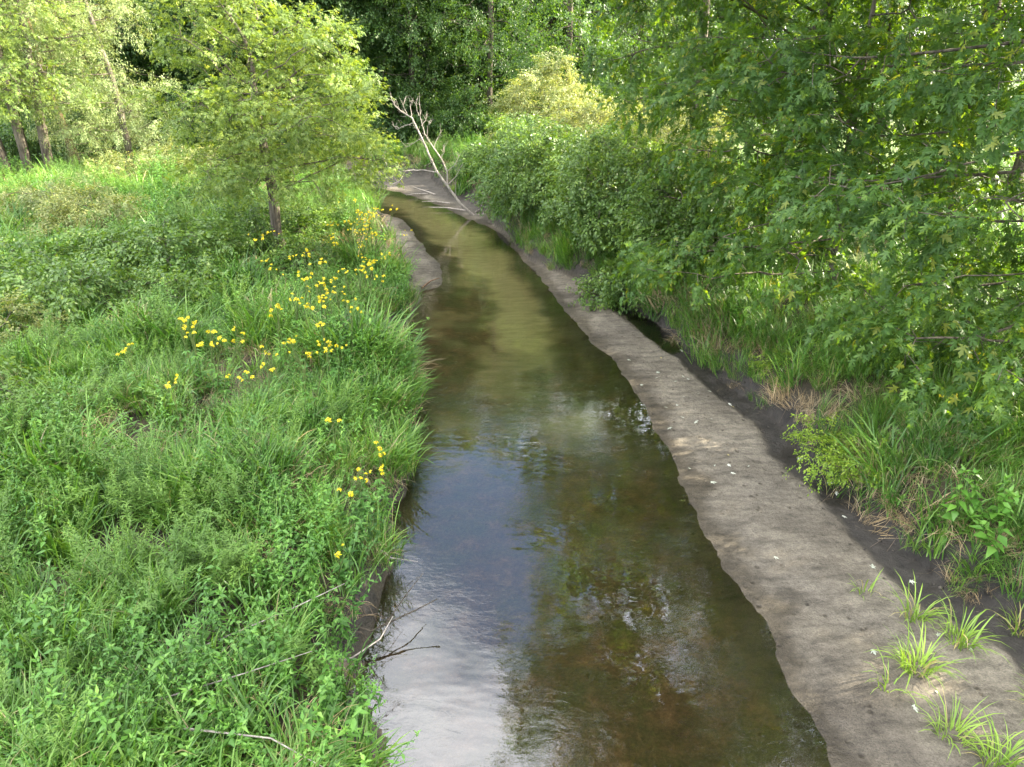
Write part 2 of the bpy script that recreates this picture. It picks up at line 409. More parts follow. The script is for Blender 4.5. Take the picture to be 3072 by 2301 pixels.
def axis(lo, hi, f0, f1, step, grow=1.16):
    a = list(np.arange(f0, f1, step)); s = step
    while a[-1] < hi: s *= grow; a.append(a[-1] + s)
    s = step; b = []
    c = f0
    while c > lo: s *= grow; c -= s; b.append(c)
    return np.array(b[::-1] + a)
gx = axis(-500, 500, -6.2, 7.4, 0.065); gy = axis(-120, 900, 2.5, 36, 0.085)
X, Y = np.meshgrid(gx, gy, indexing='ij')
Z, dW, dC, MUD = fields(X.ravel(), Y.ravel())
Xr, Yr = X.ravel(), Y.ravel()
def shoal_field(x, y):
    # pale sand shoal under the water: a tongue bending down the middle
    path = [(-7.5, 34.6), (-4.7, 31.4), (-2.9, 28.2), (-1.4, 24.5), (-0.5, 21.5), (0.0, 19.0), (0.35, 16.5), (0.55, 14.6)]
    wid = [0.9, 1.0, 1.2, 1.5, 1.25, 1.0, 0.95, 0.7]
    best = np.zeros_like(x)
    for (a, b, wa, wb) in zip(path[:-1], path[1:], wid[:-1], wid[1:]):
        e = (b[0] - a[0], b[1] - a[1]); t = np.clip(((x - a[0]) * e[0] + (y - a[1]) * e[1]) / (e[0] ** 2 + e[1] ** 2), 0, 1)
        d = np.hypot(x - a[0] - t * e[0], y - a[1] - t * e[1]); w = wa + (wb - wa) * t
        best = np.maximum(best, 1 - sstep(0.35, 1.05, d / w + (fnoise(x * 0.9, y * 2.2, 57) - 0.5) * 0.9))
    return best
wobx = Xr + (fnoise(Xr * 0.9, Yr * 0.5, 55) - 0.5) * 0.9
SHO = shoal_field(wobx, Yr) * 0.9 * sstep(13.2, 15.5, Yr + (fnoise(Xr * 0.7, Yr * 1.5, 58) - 0.5) * 3)
SHO = np.maximum(SHO, 0.45 * sstep(0.46, 0.7, fnoise(Xr * 0.8, Yr * 0.7, 91)) * sstep(8.5, 12, Yr))
att = {
    'sand': ((dC < 0)).astype(float),
    'mud': np.clip(MUD + 0.85 * sstep(-0.02, 0.06, dC) * (1 - sstep(0.1, 0.45, dC)) + 0.75 * (dC < 0) * sstep(27, 30, Yr) * (Xr > -7 + 0) * sstep(0.2, 1.2, dW), 0, 1),
    'bed': (1 - sstep(-0.7, -0.08, dW + (fnoise(Xr * 3, Yr * 3, 73) - 0.5) * 0.3)) * (dC < 0),
    'wet': np.clip((1 - sstep(0.010, 0.032, Z + (fnoise(Xr * 2, Yr * 2, 71) - 0.5) * 0.026)) * (dC < 0.2) * 0.95 + 0.5 * MUD, 0, 1),
    'shoal': SHO * sstep(-0.1, 0.5, -dW + 0.2),
    'turf': sstep(0.9, 2.2, dC) * sstep(13, 20, Yr),
}
nx, ny = len(gx), len(gy)
I = np.arange(nx * ny).reshape(nx, ny)
Q = np.stack([I[:-1, :-1].ravel(), I[1:, :-1].ravel(), I[1:, 1:].ravel(), I[:-1, 1:].ravel()], 1)
qc = dC[Q].mean(1); qw = dW[Q].mean(1); qm = MUD[Q].mean(1)
V = np.stack([Xr, Yr, Z], 1)
def terrain_piece(name, mask, label):
    q = Q[mask]; used = np.unique(q); remap = np.zeros(len(V), int); remap[used] = np.arange(len(used))
    me = mesh_np(name, V[used], remap[q], M['terrain'], True, {k: v[used] for k, v in att.items()})
    return tag(obj(name, me), label, None, None, 'structure')
terrain_piece('ground', qc >= 0, 'grassy stream banks and meadow')
terrain_piece('stream_bed', (qc < 0) & (qw <= 0), 'brown stream bed with pale sand shoals under the water')
right_side = V[Q].mean(1)[:, 0] > 0.3
ybar = V[Q].mean(1)[:, 1]
sandm = (qc < 0) & (qw > 0)
xb = V[Q].mean(1)[:, 0]
far = sandm & (ybar > 22.3) & (xb > -2.2 - (ybar - 25.4) * 0.42)
terrain_piece('sand_bar', sandm & ~far & (xb > 0) & (qm < 0.5), 'long grey sand bar along the right bank')
terrain_piece('mud_strip', sandm & ~far & (xb > 0) & (qm >= 0.5), 'dark wet mud strip at the foot of the right bank')
terrain_piece('sand_spit', sandm & ~far & (xb <= 0), 'pale sand spit at the left bank beyond the flowers')
terrain_piece('mud_bar', far, 'dark muddy bar at the stream bend under the dead tree')

wx = np.arange(-30, 8.01, 0.5); wy = np.arange(-8, 42.01, 0.5)
WX, WY = np.meshgrid(wx, wy, indexing='ij')
I = np.arange(WX.size).reshape(WX.shape)
WQ = np.stack([I[:-1, :-1].ravel(), I[1:, :-1].ravel(), I[1:, 1:].ravel(), I[:-1, 1:].ravel()], 1)
WV = np.stack([WX.ravel(), WY.ravel(), np.zeros(WX.size)], 1)
keep = sdist(C_POLY, WV[WQ].mean(1)[:, 0], WV[WQ].mean(1)[:, 1]) < 0.7
tag(obj('water', mesh_np('water', WV, WQ[keep], M['water'], True)), 'shallow stream winding to the bend', None, None, 'structure')
pa = np.linspace(0, 2 * math.pi, 40, endpoint=False)
PV = np.stack([POND[0] + 1.12 * POND[2] * np.cos(pa), POND[1] + 1.12 * POND[3] * np.sin(pa), np.full(40, 0.98)], 1)
me = bpy.data.meshes.new('pond'); me.from_pydata(PV.tolist(), [], [list(range(40))]); me.materials.append(M['pond'])
tag(obj('pond_water', me), 'bright pond glimpsed through the maples', None, None, 'structure')

# ------------------------------------------------------------------ plant shapes
def rotm(yaw, pitch, roll=0.0):
    return np.array(Euler((roll, -pitch, yaw), 'XYZ').to_matrix())

def blade(tb, rng, base, az, L, w, bend, var, seg=4, pitch0=1.35):
    """an arching grass blade"""
    t = np.linspace(0, 1, seg + 1)
    ang = pitch0 - bend * t ** 1.3
    dl = L / seg
    r = np.concatenate([[0], np.cumsum(np.cos(ang[:-1]) * dl)]); z = np.concatenate([[0], np.cumsum(np.sin(ang[:-1]) * dl)])
    ca, sa = math.cos(az), math.sin(az)
    tw = az + rng.normal(0, 0.5)
    sx, sy = -math.sin(tw), math.cos(tw)
    wd = w * np.array([0.55, 1.0, 0.9, 0.6, 0.0] if seg == 4 else [0.7, 1.0, 0.65, 0.0])[:seg + 1] * 0.5
    c = np.stack([base[0] + ca * r, base[1] + sa * r, base[2] + z], 1)
    s = np.array([sx, sy, 0.15])
    V = []
    for i in range(seg): V += [c[i] - s * wd[i], c[i] + s * wd[i]]
    V.append(c[seg])
    F = []
    for i in range(seg - 1): F += [(2 * i, 2 * i + 1, 2 * i + 3), (2 * i, 2 * i + 3, 2 * i + 2)]
    F.append((2 * seg - 2, 2 * seg - 1, 2 * seg))
    tb.add(V, F, var)

def lance(tb, p, Rm, L, w, var, fold=0.25, droop=0.25):
    V = np.array([(0, 0, 0), (0.42 * L, 0, -fold * w * 0.5), (0.36 * L, w * 0.5, 0.02 * L), (0.36 * L, -w * 0.5, 0.02 * L), (L, 0, -droop * L)])
    V = V @ np.asarray(Rm).T + np.asarray(p)
    tb.add(V, [(0, 1, 2), (0, 3, 1), (2, 1, 4), (1, 3, 4)], var)

def quadleaf(tb, p, Rm, L, w, var):
    V = np.array([(0, 0, 0), (0.5 * L, w * 0.5, 0.04 * L), (L, 0, -0.15 * L), (0.5 * L, -w * 0.5, 0.04 * L)])
    V = V @ np.asarray(Rm).T + np.asarray(p)
    tb.add(V, [(0, 2, 1), (0, 3, 2)], var)

_h = [(-0.06, 0.10), (-0.04, 0.44), (0.15, 0.17), (0.30, 0.34), (0.64, 0.62), (0.50, 0.30), (0.38, 0.11), (0.64, 0.16), (0.72, 0.24), (0.80, 0.12)]
MAPLE = [(x, -y) for x, y in _h] + [(1.12, 0.0)] + [(x, y) for x, y in _h[::-1]]
def maple(tb, p, Rm, L, var):
    V = np.array([(x * L, y * L, (-0.22 * abs(y) - 0.16 * max(x, 0) ** 2) * L) for x, y in MAPLE] + [(0.28 * L, 0, 0.03 * L)])
    V = V @ np.asarray(Rm).T + np.asarray(p)
    n = len(MAPLE)
    tb.add(V, [(n, i, (i + 1) % n) for i in range(n)], var)

def tube(tb, pts, rad, k=4, var=0.5):
    pts = np.asarray(pts, float); n = len(pts)
    rad = np.full(n, rad) if np.isscalar(rad) else np.asarray(rad, float)
    d = np.gradient(pts, axis=0); d /= np.linalg.norm(d, axis=1)[:, None] + 1e-9
    ref = np.where(np.abs(d[:, 2:3]) > 0.9, np.array([[1.0, 0, 0]]), np.array([[0, 0, 1.0]]))
    u = np.cross(d, ref); u /= np.linalg.norm(u, axis=1)[:, None] + 1e-9
    v = np.cross(d, u)
    a = np.linspace(0, 2 * math.pi, k, endpoint=False)
    V = (pts[:, None] + rad[:, None, None] * (np.cos(a)[None, :, None] * u[:, None] + np.sin(a)[None, :, None] * v[:, None])).reshape(-1, 3)
    F = []
    for i in range(n - 1):
        for j in range(k):
            a0, a1, b0, b1 = i * k + j, i * k + (j + 1) % k, (i + 1) * k + j, (i + 1) * k + (j + 1) % k
            F += [(a0, a1, b1), (a0, b1, b0)]
    tb.add(V, F, var)

# prototypes for the instanced ground cover and leaf sprays (kept out of the scene)
def proto(name, tb, mat): return bpy.data.objects.new(name, tb.mesh(name, mat))

def grass_clump(seed, n, L, w, spread, dry=0.05, bend=(0.5, 1.9)):
    rng = np.random.default_rng(seed); tb = TB()
    lean = rng.uniform(0, 6.28)
    for i in range(n):
        rr = spread * math.sqrt(rng.random()); a = rng.uniform(0, 6.28)
        az = a + rng.normal(0, 0.9) if rng.random() < 0.6 else lean + rng.normal(0, 0.6)
        v = rng.uniform(0.92, 1.0) if rng.random() < dry else rng.uniform(0, 0.86)
        blade(tb, rng, (rr * math.cos(a), rr * math.sin(a), -0.03), az, L * rng.uniform(0.5, 1.1), w * rng.uniform(0.6, 1.3) * (0.55 if v > 0.9 else 1), rng.uniform(*bend), v, 4, rng.uniform(1.0, 1.5))
    return tb

def straw_clump(seed, n, L, w, spread):
    rng = np.random.default_rng(seed); tb = TB()
    lean = rng.uniform(0, 6.28)
    for i in range(n):
        rr = spread * math.sqrt(rng.random()); a = rng.uniform(0, 6.28)
        blade(tb, rng, (rr * math.cos(a), rr * math.sin(a), 0), lean + rng.normal(0, 0.9), L * rng.uniform(0.4, 1.1), w * rng.uniform(0.5, 1.2), rng.uniform(0.8, 2.2), rng.random(), 4, rng.uniform(0.6, 1.4))
    return tb

def herb_mesh(rng, h, leafL, leafW, gap, feather=False, tb=None, stems=1, spread=0.12):
    tb = tb or TB()
    for s in range(stems):
        a0 = rng.uniform(0, 6.28); bx, by = spread * rng.normal(), spread * rng.normal()
        hh = h * rng.uniform(0.7, 1.1)
        lx, ly = rng.normal(0, 0.24, 2)
        tt = np.linspace(0, 1, 6)
        P = np.stack([bx + lx * hh * tt ** 1.6, by + ly * hh * tt ** 1.6, hh * tt], 1)
        tube(tb, P, np.linspace(0.006, 0.002, 6), 3, 0.2)
        z = hh * 0.18; k = 0
        while z < hh:
            t = z / hh; c = np.array([bx + lx * hh * t ** 1.6, by + ly * hh * t ** 1.6, z])
            sc = (1.0 - 0.55 * t) if not feather else (0.6 + 0.4 * math.sin(3.14 * min(1, t * 1.05)))
            for q in range(3 if feather else 2):
                yaw = a0 + k * (1.57 if not feather else 2.4) + q * (3.14159 if not feather else 2.1) + rng.normal(0, 0.5 if not feather else 0.3)
                pit = rng.uniform(-0.35, 0.5) if not feather else rng.uniform(0.2, 0.9)
                lance(tb, c, rotm(yaw, pit, rng.normal(0, 0.3)), leafL * sc * rng.uniform(0.6, 1.15), leafW * sc * rng.uniform(0.8, 1.15), float(np.clip(0.3 + 0.3 * t + rng.normal(0, 0.16), 0, 1)), 0.35, rng.uniform(0.1, 0.6))
            z += gap * rng.uniform(0.8, 1.2); k += 1
        for q in range(4):                        # the crowded tip
            c = P[-1] - np.array([0, 0, 0.012 * q]); lance(tb, c, rotm(a0 + q * 2.2 + rng.normal(0, 0.4), rng.uniform(0.5, 1.3)), leafL * rng.uniform(0.25, 0.5), leafW * 0.4, rng.uniform(0.55, 0.95))
    return tb

PR = {}
PR['grass'] = [proto('grass_clump', grass_clump(100 + i, 50, 0.80, 0.021, 0.22), M['grass']) for i in range(7)]
PR['fine'] = [proto('fine_clump', grass_clump(140 + i, 60, 0.62, 0.011, 0.22, 0.14, (0.4, 1.8)), M['grass']) for i in range(5)]
PR['straw'] = [proto('straw_clump', straw_clump(200 + i, 46, 0.6, 0.009, 0.22), M['straw']) for i in range(5)]
def hp(seed, *a, **k): return herb_mesh(np.random.default_rng(seed), *a, **k)
PR['herb'] = [proto('herb_clump', hp(300 + i, 0.75, 0.13, 0.05, 0.075, stems=4, spread=0.12), M['herb']) for i in range(5)]
PR['feather'] = [proto('feather_clump', hp(330 + i, 0.85, 0.10, 0.02, 0.032, True, stems=4, spread=0.10), M['feather']) for i in range(4)]

def spray_frames(rng, n, L, droop, flat, spread=0.9):
    """leaf positions and orientations along one twig that runs out along +X"""
    out = []
    for i in range(n):
        t = (i + 0.6) / n
        side = 1 if i % 2 else -1
        p = np.array([L * t, side * 0.03 * L + rng.normal(0, 0.05 * L), -droop * L * t * t + rng.normal(0, flat * L)])
        yaw = side * rng.uniform(0.3, 1.3) * spread if i < n - 1 else rng.normal(0, 0.2)
        out.append((p, rotm(yaw, -rng.uniform(0.0, 0.75), rng.normal(0, 0.45)), rng.uniform(0.7, 1.15)))
    return out

def spray(seed, kind, n, L, leaf, droop=0.25, flat=0.12):
    rng = np.random.default_rng(seed); tb = TB(); fr = spray_frames(rng, n, L, droop, flat)
    tube(tb, [(L * t, 0, -droop * L * t * t) for t in (0, 0.5, 1)], [0.006, 0.004, 0.002], 3, 0.0)
    for p, Rm, s in fr:
        v = float(np.clip(rng.beta(2, 2), 0, 0.93)) if rng.random() < 0.985 else 1.0
        if kind == 'maple': maple(tb, p, Rm, leaf * s, v)
        elif kind == 'lance': lance(tb, p, Rm, leaf * s, leaf * s * 0.24, v)
        elif kind == 'oval': lance(tb, p, Rm, leaf * s, leaf * s * 0.55, v)
        elif kind == 'compound':                     # three to five leaflets on a stalk
            for q, (fx, fy, yw) in enumerate(((1.0, 0, 0), (0.6, 0.05, 0.95), (0.6, -0.05, -0.95), (0.25, 0.04, 1.15), (0.25, -0.04, -1.15))):
                lance(tb, p + Rm @ np.array([fx * leaf * s * 0.9, fy * leaf, 0]), Rm @ rotm(yw, 0.0), leaf * s * 0.75, leaf * s * 0.34, v)
        else: quadleaf(tb, p, Rm, leaf * s, leaf * s * 0.62, v)
    return tb, fr
SP = {}
def mk_sprays(key, cnt, mat, *a, **k):
    SP[key] = []
    for i in range(cnt):
        tb, fr = spray(500 + 13 * i + sum(map(ord, key)), *a, **k); SP[key].append((proto(key + '_spray', tb, M[mat]), fr))
mk_sprays('maple', 6, 'maple', 'maple', 13, 0.55, 0.128, 0.34, 0.10)
mk_sprays('elder', 6, 'elder', 'compound', 9, 0.5, 0.085, 0.2, 0.12)
mk_sprays('willow', 5, 'willow', 'lance', 30, 0.6, 0.10, 0.2, 0.14)
mk_sprays('shrub', 5, 'shrub', 'oval', 20, 0.45, 0.10, 0.25, 0.14)
mk_sprays('pale', 5, 'pale', 'oval', 24, 0.45, 0.085, 0.15, 0.14)
mk_sprays('lime', 4, 'lime', 'oval', 16, 0.25, 0.05, 0.1, 0.12)
mk_sprays('wood', 6, 'wood', 'quad', 44, 1.3, 0.17, 0.25, 0.16)
mk_sprays('woodm', 5, 'wood', 'oval', 24, 0.8, 0.14, 0.25, 0.14)

GN = {}
def scatter_group(key, protos):
    if key in GN: return GN[key]
    g = bpy.data.node_groups.new('scatter_' + key, 'GeometryNodeTree')
    g.interface.new_socket('Geometry', in_out='INPUT', socket_type='NodeSocketGeometry')
    g.interface.new_socket('Geometry', in_out='OUTPUT', socket_type='NodeSocketGeometry')
    gi = g.nodes.new('NodeGroupInput'); go = g.nodes.new('NodeGroupOutput')
    jn = g.nodes.new('GeometryNodeJoinGeometry')
    for p in protos:
        oi = g.nodes.new('GeometryNodeObjectInfo'); oi.inputs['Object'].default_value = p
        ti = g.nodes.new('GeometryNodeGeometryToInstance')
        g.links.new(oi.outputs['Geometry'], ti.inputs[0]); g.links.new(ti.outputs[0], jn.inputs[0])
    def na(name, t):
        a = g.nodes.new('GeometryNodeInputNamedAttribute'); a.data_type = t; a.inputs['Name'].default_value = name
        return a.outputs['Attribute']
    er = g.nodes.new('FunctionNodeEulerToRotation'); g.links.new(na('rot', 'FLOAT_VECTOR'), er.inputs[0])
    ip = g.nodes.new('GeometryNodeInstanceOnPoints')
    ip.inputs['Pick Instance'].default_value = True
    g.links.new(gi.outputs[0], ip.inputs['Points']); g.links.new(jn.outputs[0], ip.inputs['Instance'])
    g.links.new(na('idx', 'INT'), ip.inputs['Instance Index'])
    g.links.new(er.outputs[0], ip.inputs['Rotation']); g.links.new(na('scl', 'FLOAT'), ip.inputs['Scale'])
    g.links.new(ip.outputs[0], go.inputs[0])
    GN[key] = g
    return g

def scatter(name, key, protos, P, rot, scl, idx, parent=None):
    """one object whose points each carry one clump or leaf spray"""
    me = bpy.data.meshes.new(name)
    P = np.asarray(P, np.float32)
    me.vertices.add(len(P)); me.vertices.foreach_set('co', P.ravel())
    a = me.attributes.new('rot', 'FLOAT_VECTOR', 'POINT'); a.data.foreach_set('vector', np.asarray(rot, np.float32).ravel())
    a = me.attributes.new('scl', 'FLOAT', 'POINT'); a.data.foreach_set('value', np.asarray(scl, np.float32))
    a = me.attributes.new('idx', 'INT', 'POINT'); a.data.foreach_set('value', np.asarray(idx, np.int32))
    o = obj(name, me, parent)
    md = o.modifiers.new('scatter', 'NODES'); md.node_group = scatter_group(key, protos)
    o['kind'] = 'stuff'
    return o

# ------------------------------------------------------------------ trees
def colonize(rng, trunk, attr, step, di, dk, iters=90, grav=0.0):
    nodes = [np.array(p, float) for p in trunk]; par = list(range(-1, len(trunk) - 1))
    A = np.asarray(attr, float); alive = np.ones(len(A), bool)
    nd = np.full(len(A), 1e9); ni = np.zeros(len(A), int)
    def upd(i0):
        B = np.array(nodes[i0:])
        for s in range(0, len(B), 400):
            D = np.linalg.norm(A[:, None] - B[None, s:s + 400], axis=2)
            j = D.argmin(1); dd = D[np.arange(len(A)), j]
            b = dd < nd
            nd[b] = dd[b]; ni[b] = j[b] + i0 + s
    upd(0)
    kids = {}
    for it in range(iters):
        act = np.where(alive & (nd < di))[0]
        if not len(act): break
        src = ni[act]; dirs = A[act] - np.array([nodes[i] for i in src])
        dirs /= np.linalg.norm(dirs, axis=1)[:, None] + 1e-9
        us, inv = np.unique(src, return_inverse=True)
        acc = np.zeros((len(us), 3)); np.add.at(acc, inv, dirs)
        i0 = len(nodes); added = 0
        for u, d in zip(us, acc):
            d = d + rng.normal(0, 0.15, 3); d[2] -= grav
            l = np.linalg.norm(d)
            if l < 1e-6: continue
            d /= l
            if any(np.dot(d, e) > 0.93 for e in kids.get(u, ())): continue
            kids.setdefault(u, []).append(d)
            nodes.append(nodes[u] + d * step); par.append(int(u)); added += 1
        if not added: break
        upd(i0)
        alive &= nd > dk
    return np.array(nodes), np.array(par)

def radii(par, tip, base, ex=2.3):
    n = len(par); acc = np.zeros(n); cnt = np.ones(n, int)
    haskid = np.zeros(n, bool); haskid[par[par >= 0]] = True
    r = np.zeros(n)
    for i in range(n - 1, -1, -1):
        if not haskid[i]: acc[i] = tip ** ex
        r[i] = acc[i] ** (1 / ex)
        if par[i] >= 0: acc[par[i]] += acc[i]; cnt[par[i]] += cnt[i]
    k = math.log(base / tip) / max(1e-6, math.log(max(r[0] / tip, 1.0001)))
    return tip * (r / tip) ** k, cnt

def branch_mesh(name, P, par, rad, sel, mat, k=5):
    """tubes along the skeleton edges in SEL, rings shared at the joints"""
    d = np.zeros_like(P); ok = par >= 0
    d[ok] = P[ok] - P[par[ok]]; d[~ok] = (0, 0, 1)
    d /= np.linalg.norm(d, axis=1)[:, None] + 1e-9
    ref = np.where(np.abs(d[:, 2:3]) > 0.8, np.array([[0.8, 0.6, 0]]), np.array([[0, 0, 1.0]]))
    u = np.cross(d, ref); u /= np.linalg.norm(u, axis=1)[:, None] + 1e-9; v = np.cross(d, u)
    a = np.linspace(0, 2 * math.pi, k, endpoint=False)
    def ring(i, r): return P[i][:, None] + r[:, None, None] * (np.cos(a)[None, :, None] * u[i][:, None] + np.sin(a)[None, :, None] * v[i][:, None])
    e = np.where(sel & ok)[0]
    pu = u[e]; pv = v[e]; pp = par[e]
    # parent ring takes the child's frame so that forks stay clean
    rp = np.minimum(rad[pp], rad[e] * 1.35)
    A_ = P[pp][:, None] + rp[:, None, None] * (np.cos(a)[None, :, None] * pu[:, None] + np.sin(a)[None, :, None] * pv[:, None])
    B_ = P[e][:, None] + rad[e][:, None, None] * (np.cos(a)[None, :, None] * pu[:, None] + np.sin(a)[None, :, None] * pv[:, None])
    VV = np.concatenate([A_, B_], 1).reshape(-1, 3)
    b0 = np.arange(len(e))[:, None] * 2 * k; j = np.arange(k)[None]
    F = np.stack([b0 + j, b0 + (j + 1) % k, b0 + k + (j + 1) % k, b0 + k + j], 2).reshape(-1, 4)
    return mesh_np(name, VV, F, mat, True)

def limb_parts(root, P, par, rad, cnt, nt_, mat, kb, big=30, most=40):
    """each larger limb that leaves the trunk is a part; the small twigs on the trunk are one part"""
    top = np.arange(len(P))
    for i in range(nt_, len(P)):
        if par[i] >= nt_: top[i] = top[par[i]]
    heads = [i for i in range(nt_, len(P)) if par[i] < nt_ and cnt[i] >= big]
    heads = sorted(heads, key=lambda i: -cnt[i])[:most]
    rest = np.arange(len(P)) >= nt_
    for hd in heads:
        sel = top == hd; rest &= ~sel
        obj('branch', branch_mesh('branch', P, par, rad, sel, mat, kb), root)
    if rest.any(): obj('twigs', branch_mesh('twigs', P, par, rad, rest, mat, max(3, kb - 1)), root)['kind'] = 'stuff'

def lobes_points(rng, lobes, nclump, per, cr, squash=0.45):
    """attraction points gathered in clumps inside ellipsoid lobes (centre, radii, weight)"""
    w = np.array([l[2] for l in lobes], float); w /= w.sum(); pts = []
    for c in range(nclump):
        l = lobes[rng.choice(len(lobes), p=w)]
        d = rng.normal(size=3); d /= np.linalg.norm(d)
        ctr = np.array(l[0]) + d * np.array(l[1]) * rng.random() ** (1 / 2.2)
        pts.append(ctr + rng.normal(size=(per, 3)) * np.array([cr, cr, cr * squash]))
    return np.concatenate(pts)

def grow(name, loc, trunk, lobes, seed, species, base_r, nclump=120, per=6, cr=0.45, step=0.35, tip=0.006, nspray=3, sscale=1.0,
         bark='bark', droop=0.3, di=6.0, zmin=0.3, label=None, cat='tree', group=None, trunk_name='trunk', maxcnt=4, kb=5):
    rng = np.random.default_rng(seed)
    root = empty(name, loc)
    tag(root, label, cat, group)
    if species == 'maple': nclump, per, cr, sq = int(nclump * 0.5), int(per * 1.9), cr * 1.45, 0.26
    elif species == 'elder': nclump, per, cr, sq = int(nclump * 0.5), int(per * 2), cr * 1.35, 0.4
    else: sq = 0.45
    att = lobes_points(rng, lobes, nclump, per, cr, sq); att = att[att[:, 2] > zmin]
    # trunk polyline resampled to the step
    tr = [np.array(trunk[0], float)]
    for a, b in zip(trunk[:-1], trunk[1:]):
        a = np.array(a, float); b = np.array(b, float); n = max(1, int(round(np.linalg.norm(b - a) / step)))
        for i in range(1, n + 1): tr.append(a + (b - a) * i / n + rng.normal(0, 0.02 * step, 3))
    P, par = colonize(rng, tr, att, step, di, step * 1.1)
    rad, cnt = radii(par, tip, base_r)
    rad[0] *= 1.25
    nt_ = len(tr)
    k = np.arange(len(P)) < nt_
    obj(trunk_name, branch_mesh(trunk_name, P, par, rad, k, M[bark], 8), root)
    limb_parts(root, P, par, rad, cnt, nt_, M[bark], kb)
    # leaf sprays at the outer twigs
    ends = np.where((cnt <= maxcnt) & ~k)[0]
    ends = np.repeat(ends, nspray)
    d = P[ends] - P[par[ends]]
    yaw = np.arctan2(d[:, 1], d[:, 0]) + rng.normal(0, 0.9, len(ends))
    pit = np.clip(np.arcsin(np.clip(d[:, 2] / (np.linalg.norm(d, axis=1) + 1e-9), -1, 1)) * 0.5 - droop + rng.normal(0, 0.35, len(ends)), -1.3, 0.9)
    rot = np.stack([rng.normal(0, 0.5, len(ends)), -pit, yaw], 1)
    pos = P[ends] + rng.normal(0, 0.10 * sscale, (len(ends), 3))
    ok = pos[:, 2] > zmin * 0.6
    pr = [s[0] for s in SP[species]]
    scl = sscale * rng.uniform(0.7, 1.2, len(ends)); idx = rng.integers(0, len(pr), len(ends))
    cr_ = scatter('crown', species, pr, pos[ok], rot[ok], scl[ok], idx[ok], root)
    return root, dict(pos=pos[ok], rot=rot[ok], scl=scl[ok], idx=idx[ok], crown=cr_)

def copy_tree(root, loc, rz, sc=1.0, label=None):
    c = root.copy(); col.objects.link(c); c.location = loc; c.rotation_euler = (0, 0, rz); c.scale = (sc,) * 3
    if label: c['label'] = label
    for ch in root.children:
        d = ch.copy(); col.objects.link(d); d.parent = c
    return c

# --- silver maples on the right bank
def at(x, y): return (x, y, gz(x, y) - 0.05)
RIGHT = 'silver maples along the right bank'
grow('maple_tree', at(7.4, 20.0), [(0, 0, 0), (-0.1, 0.1, 2.0), (0.0, 0.2, 4.2), (0.9, 0.3, 6.5), (1.6, 0.3, 9)],
     [((-2.4, -1.8, 4.2), (2.6, 3.6, 1.8), 1.3), ((-2.6, -0.6, 6.3), (2.6, 3.0, 1.2), 0.9), ((0.5, -0.5, 7.6), (4.0, 3.6, 2.4), 1.5), ((-3.9, -5.2, 9.8), (3.4, 4.2, 3.2), 5.0), ((-4.0, -2.6, 9.2), (2.0, 1.5, 1.8), 1.3), ((-1.5, -2.8, 1.9), (2.0, 1.8, 0.9), 1.2)],
     11, 'maple', 0.24, 380, 7, 0.42, 0.38, nspray=3, label='silver maple with forked leaning trunk on the right bank opposite the sand bar', group=RIGHT)
grow('maple_tree', at(8.9, 19.6), [(0, 0, 0), (0.35, 0.1, 3.0), (0.55, 0.3, 6.0), (0.8, 0.3, 9)],
     [((0.8, 0, 6.5), (3, 3, 2.5), 2), ((0.5, -2, 3.2), (2.4, 2.4, 1.6), 1.4)], 12, 'maple', 0.11, 70, 7, 0.42, 0.38, label='slender maple with thin leaning trunk beside the forked maple', group=RIGHT)
grow('maple_tree', at(11.3, 18.6), [(0, 0, 0), (0.0, 0.1, 3.0), (-0.1, 0.2, 6.0), (0, 0.3, 10)],
     [((-1, -1, 6.0), (4, 3.5, 3.0), 2.4), ((0, -1, 10.5), (4.5, 4.0, 3), 2)], 13, 'maple', 0.22, 110, 7, 0.42, 0.38, label='thick straight maple standing back from the right bank', group=RIGHT)
near_maple, near_info = grow('maple_tree', at(9.4, 10.2), [(0, 0, 0), (-0.2, 0.1, 2.2), (-0.5, 0.2, 4.8), (-0.9, 0.3, 8), (-1.0, 0.4, 11)],
     [((-2.9, 0.9, 2.9), (2.2, 2.6, 1.1), 1.5), ((-2.8, -0.7, 1.35), (1.3, 1.3, 0.8), 1.2), ((-2.2, 0.6, 1.2), (1.2, 1.2, 0.7), 0.6), ((-2.6, 2.9, 4.6), (2.0, 2.2, 0.9), 0.4), ((-3.0, -1.2, 4.8), (2.2, 2.2, 1.3), 0.4), ((0, 0, 7), (4.5, 4.5, 2), 2.2), ((-5.0, 2.4, 10.8), (4.2, 5.4, 3.6), 7.0), ((0, 0, 12), (5, 5, 3), 2.2)],
     14, 'maple', 0.26, 640, 7, 0.42, 0.36, nspray=3, label='nearest silver maple whose drooping blue-green boughs hang over the mud strip', group=RIGHT)
grow('maple_tree', at(6.9, 14.8), [(0, 0, 0), (-0.1, 0, 2.0), (-0.2, 0.1, 4.0), (-0.2, 0.1, 7)],
     [((-1.6, -0.4, 3.0), (2.6, 2.6, 1.5), 2.6), ((-0.3, 0, 6.2), (2.8, 2.8, 2.2), 1.8), ((-2.2, -1.0, 1.3), (1.2, 1.4, 0.6), 1.0), ((-3.4, -0.1, 0.9), (1.0, 0.7, 0.35), 0.5)], 15, 'maple', 0.12, 66, 7, 0.40, 0.36, nspray=3, zmin=0.1, label='small maple reaching its low bough tip out over the sand bar', group=RIGHT)
grow('maple_tree', at(14.5, 13.5), [(0, 0, 0), (0.1, 0, 4.0), (0.2, 0.1, 9)],
     [((-0.5, 0, 6.5), (4.5, 4.5, 4), 2), ((0, 0, 11), (5, 5, 3), 2)], 16, 'maple', 0.24, 220, 6, 0.5, 0.42, label='maple at the right edge behind the nearest boughs', group=RIGHT)
